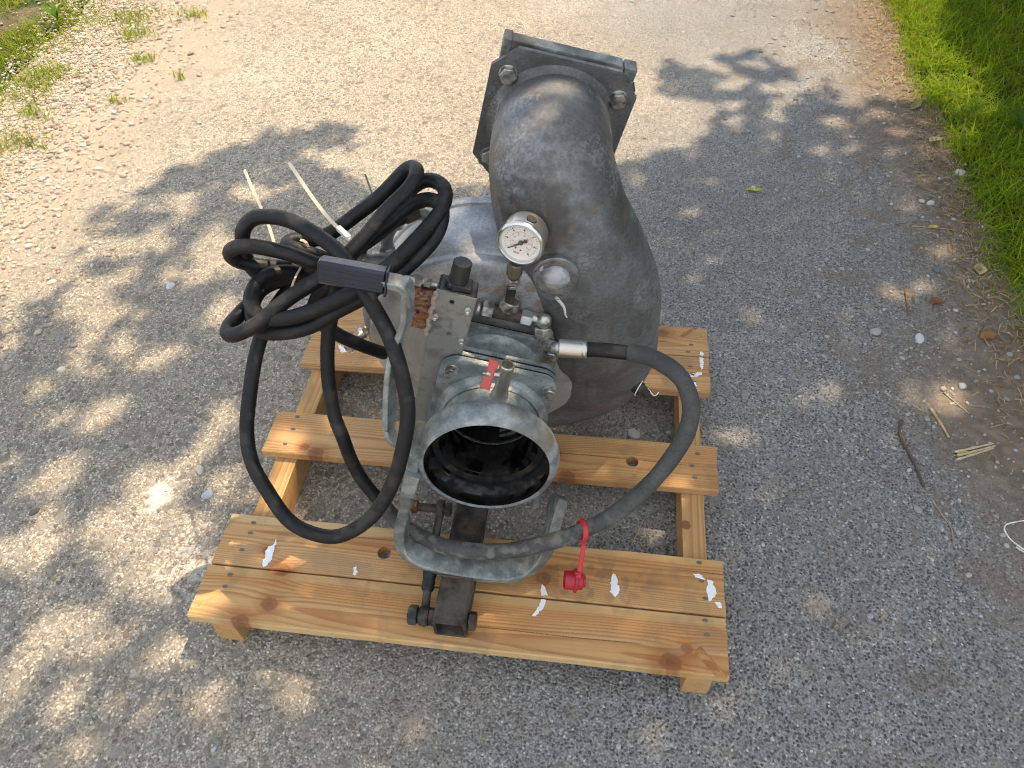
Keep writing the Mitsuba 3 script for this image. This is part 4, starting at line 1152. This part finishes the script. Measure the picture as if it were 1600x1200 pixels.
for a in [(.960, .997, .0145, .6, (.42, .43, .42), 'grey rounded stone on the road right of the pallet'), (1.070, .984, .0145, .55, (.66, .68, .70), 'white angular stone on the road, left of the straw margin'),
          (.332, .593, .0135, .5, (.55, .55, .53), 'pale flat pebble seen between the middle and back pallet boards'), (1.217, 1.611, .010, .6, (.62, .55, .50), 'small pinkish white stone at the grass edge, left of a pair'),
          (1.241, 1.600, .012, .6, (.62, .64, .68), 'bluish white stone at the grass edge, right of a pair'), (1.372, 1.775, .018, .6, (.55, .54, .52), 'cream stone half hidden at the foot of the grass'),
          (1.134, .824, .010, .6, (.46, .48, .50), 'grey stone in the straw beside the grass'), (1.184, 1.273, .013, .5, (.17, .19, .21), 'dark slate stone on the bare right margin'),
          (-.628, .321, .0135, .35, (.50, .55, .60), 'bluish flat pebble beside the lime stain'), (-1.005, .235, .010, .5, (.14, .13, .12), 'dark pebble at the far left, in the dappled shade'),
          (-.673, .384, .0115, .35, (.50, .47, .43), 'beige flat pebble between hose loop and lime stain'), (-1.028, 1.003, .0155, .35, (.66, .67, .67), 'pale oval stone on the road left of the hose coil'),
          (-1.192, .744, .012, .45, (.30, .29, .28), 'mid grey pebble on the left side of the road'), (.702, 1.642, .010, .4, (.60, .62, .64), 'whitish chip just behind the yellow leaf')]:
    one_stone(*a)


def leaf(x, y, L, W, ang, col, label, curl=.25, z=.006, cat_='leaf'):
    key = numbered('fallen_leaf')
    labels[key] = {'label': label, 'category': cat_}
    n = 9
    t = np.linspace(0, 1, n)
    w = W * np.sin(np.pi * t ** .8) * .5 + .0004
    V = []
    for k, s in enumerate((-1, -.5, 0, .5, 1)):
        V.append(np.stack([L * (t - .5), s * w, z + curl * L * ((t - .5) ** 2) + abs(s) * w * .55 + .0012 * np.sin(9 * t + s)], 1))
    V = np.stack(V, 1).reshape(-1, 3)
    i, j = np.meshgrid(np.arange(n - 1), np.arange(4), indexing='ij')
    q = np.stack([i * 5 + j, (i + 1) * 5 + j, (i + 1) * 5 + j + 1, i * 5 + j + 1], -1).reshape(-1, 4)
    m = trimesh.Trimesh(V, np.vstack([q[:, [0, 1, 2]], q[:, [0, 2, 3]]]), process=False)
    m.apply_transform(trimesh.transformations.rotation_matrix(ang, [0, 0, 1]))
    m.vertices[:, 2] -= m.vertices[:, 2].min()
    m.apply_translation([x, y, GZ + .001])
    c = np.array(col) * (.85 + .3 * meshkit.noise(np.array(m.vertices) * 200))[:, None]
    scene[key] = mikit.ply(m, 'dry_litter', smooth=True, color=c)


for a in [(.702, 1.628, .055, .018, .05, (.42, .40, .06), 'yellow green leaf lying alone on the grey road behind the pump'), (1.332, 2.215, .09, .030, .9, (.30, .30, .14), 'greyish green curled leaf at the grass edge casting a shadow'),
          (1.345, 1.98, .06, .028, .5, (.50, .44, .22), 'pale yellow leaf against the grass edge'), (1.300, 1.283, .055, .034, 1.2, (.50, .42, .20), 'yellow papery leaf on the bare margin'),
          (1.245, 1.008, .05, .03, .4, (.30, .15, .07), 'rust brown leaf at the grass foot'), (1.084, .612, .034, .014, .1, (.46, .48, .08), 'small yellow leaf beside the straw bundle'),
          (1.149, 1.134, .045, .026, .3, (.22, .11, .06), 'dark brown crumpled leaf on the margin'), (1.22, 1.475, .036, .016, .2, (.52, .38, .10), 'orange tinted leaf scrap in the light on the margin')]:
    leaf(*a)


def stick(name, label, pts, r, col, cat_='twig', dz=0.0):
    key = numbered(name)
    labels[key] = {'label': label, 'category': cat_}
    P = np.array([(p[0], p[1], GZ + r + dz + (p[2] if len(p) > 2 else 0)) for p in pts])
    Q = spline(P, .006)
    m = sweep(Q, r * (1 + .18 * np.sin(np.arange(len(Q)) * 1.1)) * np.linspace(1, .75, len(Q)), 8)
    c = np.array(col) * (.7 + .6 * meshkit.noise(np.array(m.vertices) * 150))[:, None]
    scene[key] = mikit.ply(m, 'dry_litter', smooth=True, color=c)


stick('twig', 'brown bent twig on the road right of the pallet', [(.965, .697), (.952, .66), (.956, .62), (.966, .57), (.972, .512)], .0038, (.14, .10, .07))
stick('twig', 'thin dry stem pointing up from the end of the brown twig', [(.982, .48), (.995, .44), (1.005, .41), (1.0, .372)], .0016, (.36, .29, .20))
stick('straw_stalk', 'pale straw stalk slanting across the sunlit spot', [(1.040, .742), (1.052, .70), (1.061, .655)], .0036, (.50, .36, .20), 'straw')
stick('straw_stalk', 'short straw lying behind the slanting stalk', [(1.085, .80), (1.10, .775), (1.128, .735)], .0018, (.44, .34, .20), 'straw')
for k, (dx, dy, lab) in enumerate(((0, 0, 'lowest'), (.003, .010, 'middle'), (-.001, .019, 'upper'))):
    stick('straw_stalk', lab + ' of three straw pieces bundled by the yellow leaf', [(1.062 + dx, .593 + dy), (1.10 + dx, .610 + dy * .8), (1.155 + dx, .636 + dy * .5)], .0030, (.48, .40, .27), 'straw', .002 * k)
stick('twig', 'reddish twig standing at the sunlit spot on the right', [(1.075, 1.178), (1.069, 1.13), (1.062, 1.075)], .0035, (.24, .14, .09))
stick('wire', 'white wire loop lying at the right edge of the road', [(1.166, .352), (1.140, .372), (1.118, .398), (1.117, .425), (1.150, .441), (1.20, .455), (1.26, .458)], .0018, (.72, .70, .64), 'wire')
stick('wire', 'short white wire end below the loop', [(1.125, .378), (1.14, .365), (1.17, .345)], .0016, (.72, .70, .64), 'wire')
stick('straw_stalk', 'long straw lying level on the margin near the grass', [(1.16, 1.478), (1.22, 1.474), (1.29, 1.468)], .0017, (.46, .38, .25), 'straw')
stick('straw_stalk', 'pale straw in the gap between the pallet and the road stone', [(.335, .30), (.345, .325), (.358, .36)], .0014, (.40, .33, .22), 'straw')

# ------------------------------------------------------------------ broad weeds in the grass
def weed(x, y, n_, r, label):
    key = thing('weed', label, 'weed')
    for k in range(n_):
        a = 2 * math.pi * k / n_ + rng.uniform(-.3, .3)
        L, W = r * rng.uniform(.8, 1.2), r * rng.uniform(.38, .5)
        t = np.linspace(0, 1, 6)
        V = []
        for s in (-1, 0, 1):
            w = W * np.sin(np.pi * np.clip(t * .92 + .06, 0, 1) ** .9) * .5
            V.append(np.stack([L * t, s * w, .05 * np.sin(1.9 * t) + (abs(s)) * w * .3], 1))
        V = np.stack(V, 1).reshape(-1, 3)
        i, j = np.meshgrid(np.arange(5), np.arange(2), indexing='ij')
        q = np.stack([i * 3 + j, (i + 1) * 3 + j, (i + 1) * 3 + j + 1, i * 3 + j + 1], -1).reshape(-1, 4)
        m = trimesh.Trimesh(V, np.vstack([q[:, [0, 1, 2]], q[:, [0, 2, 3]]]), process=False)
        m.apply_transform(tr(x, y, GZ + .03) @ trimesh.transformations.rotation_matrix(a, [0, 0, 1]))
        c = np.tile(np.array([.13, .24, .04]) * rng.uniform(.8, 1.2), (len(V), 1))
        add('leaf', m, 'grass_blade', key, True, color=c)


weed(1.62, 2.02, 7, .07, 'pale broad-leaved weed where the sunlit grass strip ends')
weed(2.02, 2.15, 8, .09, 'broad-leaved weed in the dark grass at the right edge')
weed(1.95, 2.75, 7, .08, 'broad-leaved weed in the dark grass at the top right')
weed(-2.35, 2.72, 6, .06, 'clover-like weed in the far left corner')

# ------------------------------------------------------------------ trees on the right verge, outside the frame, whose shade falls over the scene
SHADE_EDGE = [[-1.97,0.83],[-1.49,0.87],[-1.36,0.91],[-1.34,0.82],[-1.22,0.81],[-1.19,0.85],[-1.24,0.78],[-1.13,0.82],[-1.05,0.83],[-1.04,0.87],[-1.08,0.99],[-1.09,1.1],[-1.09,1.21],[-1.03,1.15],[-0.96,1.04],[-0.88,1.01],[-0.84,1.09],[-0.86,1.18],[-0.91,1.24],[-0.96,1.27],[-1.04,1.3],[-1.11,1.38],[-1.17,1.47],[-1.24,1.45],[-1.32,1.41],[-1.34,1.44],[-1.3,1.59],[-1.22,1.67],[-1.15,1.74],[-1.08,1.83],[-0.99,1.88],[-0.89,1.93],[-0.77,1.93],[-0.71,1.85],[-0.73,1.78],[-0.7,1.76],[-0.84,1.75],[-0.89,1.69],[-0.81,1.66],[-0.69,1.64],[-0.56,1.52],[-0.48,1.42],[-0.32,1.43],[-0.3,1.54],[-0.17,1.59],[0.12,1.61],[0.26,1.75],[0.38,1.82],[0.48,1.89],[0.56,1.98],[0.54,2.1],[0.37,2.32],[0.45,2.51],[0.57,2.47],[0.69,2.58],[0.8,2.63],[0.83,2.59],[0.77,2.53],[0.84,2.53],[0.9,2.44],[0.93,2.35],[1.03,2.39],[1.1,2.35],[1.13,2.28],[1.25,2.24],[1.36,2.24],[1.44,2.22],[1.53,2.12],[1.67,2.09],[1.89,1.86],[1.98,1.41],[1.24,-0.21],[-1.08,-0.5]]
LIGHT_SPOTS = [[-1.21,0.58,0.033,0.034,0],[-1.13,0.49,0.048,0.043,0],[-1.0,0.51,0.043,0.064,0],[-1.1,0.64,0.045,0.032,0],[-1.01,0.32,0.05,0.044,0],[-1.15,0.34,0.015,0.024,0],[-0.97,0.21,0.038,0.035,0],[-0.97,0.14,0.056,0.054,0],[-0.76,0.33,0.078,0.059,0],[-0.69,0.45,0.036,0.064,0],[-0.69,0.54,0.032,0.034,0],[-0.61,0.4,0.025,0.022,0],[-0.67,0.36,0.035,0.024,0],[-0.56,0.32,0.048,0.028,0],[-0.78,0.22,0.085,0.055,0],[-0.66,0.21,0.083,0.063,0],[-0.63,0.11,0.089,0.058,0],[-0.61,0.14,0.054,0.05,0],[-0.84,0.15,0.073,0.042,0.5],[-0.77,0.11,0.054,0.06,0.5],[-0.76,0.0,0.052,0.037,0],[-0.81,-0.04,0.068,0.037,0],[-0.73,-0.04,0.067,0.035,0],[-0.84,-0.12,0.025,0.043,0],[-0.72,-0.15,0.032,0.048,0],[-0.55,-0.05,0.049,0.042,0],[-0.33,-0.07,0.04,0.024,0],[-0.35,-0.01,0.025,0.025,0],[-0.65,-0.23,0.031,0.026,0],[-0.59,-0.18,0.019,0.015,0.5],[-0.37,-0.16,0.019,0.022,0.5],[-0.2,-0.19,0.015,0.01,0],[-1.21,0.57,0.026,0.036,0],[-1.16,0.72,0.036,0.071,0],[-1.05,0.76,0.027,0.039,0],[-0.92,0.73,0.053,0.031,0],[-0.96,0.69,0.035,0.031,0],[-0.85,0.94,0.033,0.042,0],[-0.84,0.87,0.037,0.027,0],[-1.43,0.81,0.028,0.036,0],[-1.39,0.74,0.014,0.021,0],[-1.11,1.49,0.028,0.035,0],[-0.97,1.48,0.044,0.038,0],[-0.91,1.49,0.022,0.029,0],[-1.02,1.25,0.042,0.043,0],[-0.95,1.08,0.059,0.069,0],[-0.9,1.1,0.04,0.039,0],[-0.83,1.51,0.028,0.023,0],[0.58,0.58,0.042,0.029,0],[0.6,0.46,0.027,0.024,0],[0.59,0.5,0.014,0.011,0.5],[0.82,0.45,0.022,0.019,0.5],[0.72,0.21,0.022,0.024,0],[0.68,0.11,0.027,0.024,0.5],[1.08,0.76,0.048,0.047,0],[0.97,0.76,0.012,0.011,0],[0.94,0.26,0.012,0.014,0.5],[1.08,0.27,0.012,0.011,0],[0.64,2.48,0.04,0.034,0],[0.71,2.39,0.026,0.033,0],[0.62,2.34,0.026,0.032,0],[0.67,2.33,0.068,0.027,0],[0.77,2.51,0.053,0.029,0],[0.89,2.32,0.109,0.044,0],[0.82,2.32,0.034,0.027,0],[0.86,2.21,0.041,0.034,0],[0.66,2.18,0.037,0.03,0],[0.8,2.12,0.04,0.04,0],[0.67,2.07,0.028,0.035,0],[0.54,2.12,0.066,0.057,0],[0.46,2.05,0.049,0.093,0],[0.42,1.94,0.095,0.088,0],[0.37,1.85,0.039,0.029,0],[0.32,1.66,0.026,0.024,0],[0.5,1.64,0.015,0.015,0],[0.56,1.65,0.015,0.013,0],[0.65,2.0,0.032,0.018,0],[0.74,2.05,0.016,0.016,0],[1.02,2.08,0.047,0.029,0],[1.1,2.22,0.049,0.034,0],[1.0,2.29,0.033,0.026,0],[1.16,2.31,0.082,0.061,0],[1.09,2.35,0.05,0.036,0],[1.19,2.14,0.028,0.024,0],[1.23,2.04,0.05,0.031,0],[1.07,1.91,0.041,0.032,0],[0.95,1.88,0.026,0.022,0],[0.87,1.89,0.038,0.022,0.5],[1.11,2.1,0.016,0.019,0],[1.24,1.9,0.022,0.022,0.5],[1.27,1.75,0.014,0.02,0],[1.13,1.21,0.043,0.04,0],[1.04,1.15,0.037,0.038,0],[1.22,1.35,0.032,0.022,0],[1.54,1.74,0.05,0.076,0],[1.59,2.13,0.066,0.069,0.5],[1.37,1.94,0.085,0.084,0.3],[1.47,1.61,0.039,0.054,0],[1.43,2.01,0.043,0.044,0],[-0.12,0.13,0.05,0.04,0],[-0.15,0.11,0.02,0.03,0],[-0.08,0.11,0.025,0.03,0],[-0.13,0.36,0.04,0.02,0],[-0.19,0.23,0.03,0.045,0],[-0.26,0.32,0.03,0.03,0],[-0.02,0.03,0.018,0.014,0],[-0.16,0.26,0.02,0.02,0],[-0.53,0.11,0.04,0.04,0],[-0.39,0.08,0.05,0.03,0],[-0.49,0.0,0.03,0.02,0],[-0.48,0.37,0.045,0.04,0],[-0.34,0.43,0.05,0.02,0],[-0.25,0.36,0.04,0.02,0],[-0.52,0.06,0.025,0.025,0],[-0.42,0.27,0.05,0.05,0],[-0.29,0.31,0.045,0.035,0]]
HALF_EDGE = [[-1.44,1.34],[-1.14,1.41],[-1.0,1.15],[-1.05,1.07],[-1.07,0.98],[-1.04,0.85],[-1.21,0.9],[-1.35,1.06]]
HALF_POLY = shapely.Polygon(HALF_EDGE).buffer(0)
SHADE_POLY = shapely.Polygon(SHADE_EDGE).buffer(0)


def shade_density(x, y):
    """how much leaf stands between the sun and the spot (x, y) of the road: one big crown shadow with gaps"""
    p3 = np.stack([x, y, x * 0], -1)
    wx = (meshkit.fbm(p3 * 11, 3, 4) - .5) * .14 + (meshkit.noise(p3 * 34, 14) - .5) * .07
    wy = (meshkit.fbm(p3 * 11 + 40, 3, 5) - .5) * .14 + (meshkit.noise(p3 * 34, 15) - .5) * .07
    core = shapely.contains_xy(SHADE_POLY, x + wx, y + wy).astype(float)
    n2 = meshkit.fbm(p3 * 16 + 9, 3, 8)
    half = shapely.contains_xy(HALF_POLY, x + wx * 1.6, y + wy * 1.6) * np.clip((n2 - .42) * 4, 0, .7)
    core *= np.clip(.55 + (n2 - .40) * 5, .35, 1)
    core = np.maximum(core, half)
    wx, wy = wx * .45, wy * .45
    for a, b, rx, ry, k in LIGHT_SPOTS:
        q = ((x + wx - a) / (rx * 1.04 + .010)) ** 2 + ((y + wy - b) / (ry * 1.04 + .010)) ** 2
        core = np.where(q < 1, np.minimum(core, k * core + .015), core)
    return core


def crown(dens, x0, x1, y0, y1, per, zlo, zhi, size, squeeze):
    step = .030
    gx_, gy_ = np.meshgrid(np.arange(x0, x1, step), np.arange(y0, y1, step), indexing='ij')
    g = np.stack([gx_.ravel(), gy_.ravel()], 1)
    g = np.repeat(g, per, 0) + rng.uniform(0, step, (len(g) * per, 2))
    g = g[rng.uniform(0, 1, len(g)) < dens(g[:, 0], g[:, 1])]
    cxy = np.array([(x0 + x1) / 2, (y0 + y1) / 2])
    e = np.clip((((g - cxy) / np.array([(x1 - x0) / 2, (y1 - y0) / 2])) ** 2).sum(1), 0, 1)
    zc = (zlo + zhi) / 2
    z = zc + (zhi - zlo) / 2 * np.sqrt(1 - e * squeeze) * rng.uniform(-1, 1, len(g))
    P = np.c_[g, np.full(len(g), GZ)] + SUN[None] * ((z - GZ) / SUN[2])[:, None]
    n = len(P)
    nrm = SUN + rng.normal(0, .42, (n, 3))
    nrm /= np.linalg.norm(nrm, axis=1, keepdims=True)
    a = rng.normal(0, 1, (n, 3))
    a -= nrm * (a * nrm).sum(1, keepdims=True)
    a /= np.linalg.norm(a, axis=1, keepdims=True)
    b = np.cross(nrm, a)
    L = size * rng.uniform(.75, 1.25, (n, 1))
    V = np.stack([P - a * L * .5, P + b * L * .31 + nrm * .004, P + a * L * .5, P - b * L * .31 + nrm * .004], 1)
    f = (np.array([[0, 1, 2], [0, 2, 3]])[None] + (np.arange(n) * 4)[:, None, None]).reshape(-1, 3)
    return trimesh.Trimesh(V.reshape(-1, 3), f, process=False), P


key = thing('tree', 'leafy tree on the right verge whose shade dapples the pump and the road', 'tree')
m, P = crown(shade_density, -2.6, 3.0, -1.6, 2.75, 4, 3.5, 5.1, .062, .8)
b, fork = np.array([3.15, 1.95, GZ - .05]), np.array([2.80, 2.05, 2.75])
tk = spline([b, b * .5 + fork * .5 + np.array([.06, -.04, 0]), fork], .1)
add('trunk', sweep(tk, np.linspace(.17, .11, len(tk)), 14), 'bark', key, 40)
foot = P - SUN * ((P[:, 2:] - GZ) / SUN[2])
inner = P[(foot[:, 1] < .8) & (foot[:, 0] > -.8)]
for k in range(9):
    t = inner[rng.integers(len(inner))]
    mid = fork * .5 + t * .5 + rng.normal(0, .10, 3)
    q = spline([fork, fork * .75 + mid * .25, mid, t], .08)
    add('limb', sweep(q, np.linspace(.055, .008, len(q)), 8), 'bark', key, 40)
add('crown', m, 'leaf_canopy', key, False)

# hedge along the right verge, just outside the frame
key = thing('hedge', 'dense leafy hedge beyond the grass on the right, shading the far grass', 'hedge')
n = 90000
y = rng.uniform(.6, 7.5, n)
front = 2.12 + .25 * np.clip(y - 1.9, -1.2, 3) + .30 * (meshkit.fbm(np.stack([y * 1.6, y * 0, y * 0], 1), 4, 6) - .5)
x = front + np.abs(rng.normal(0, .32, n))
top = 3.3 + .6 * (meshkit.fbm(np.stack([x * 2, y * 2, x * 0], 1), 3, 3) - .5)
z = GZ + .03 + (top - GZ) * rng.uniform(0, 1, n) ** .8
P = np.stack([x, y, z], 1)
nrm = rng.normal(0, 1, (n, 3)) + np.array([-.5, 0, .8])
nrm /= np.linalg.norm(nrm, axis=1, keepdims=True)
a = np.cross(nrm, rng.normal(0, 1, (n, 3)))
a /= np.linalg.norm(a, axis=1, keepdims=True)
b = np.cross(nrm, a)
L = .065 * rng.uniform(.7, 1.3, (n, 1))
V = np.stack([P - a * L * .5, P + b * L * .32 + nrm * .004, P + a * L * .5, P - b * L * .32 + nrm * .004], 1)
f = (np.array([[0, 1, 2], [0, 2, 3]])[None] + (np.arange(n) * 4)[:, None, None]).reshape(-1, 3)
add('foliage', trimesh.Trimesh(V.reshape(-1, 3), f, process=False), 'leaf_canopy', key, False)
for yy in np.arange(1.2, 7.4, .55):
    fx = 2.65 + .25 * min(max(yy - 1.9, -1.2), 3)
    q = spline([(fx, yy, GZ - .05), (fx + .04, yy + .05, .5), (fx - .06, yy - .03, 1.6), (fx, yy, 2.6)], .1)
    add('stem', sweep(q, np.linspace(.035, .012, len(q)), 8), 'bark', key, 40)
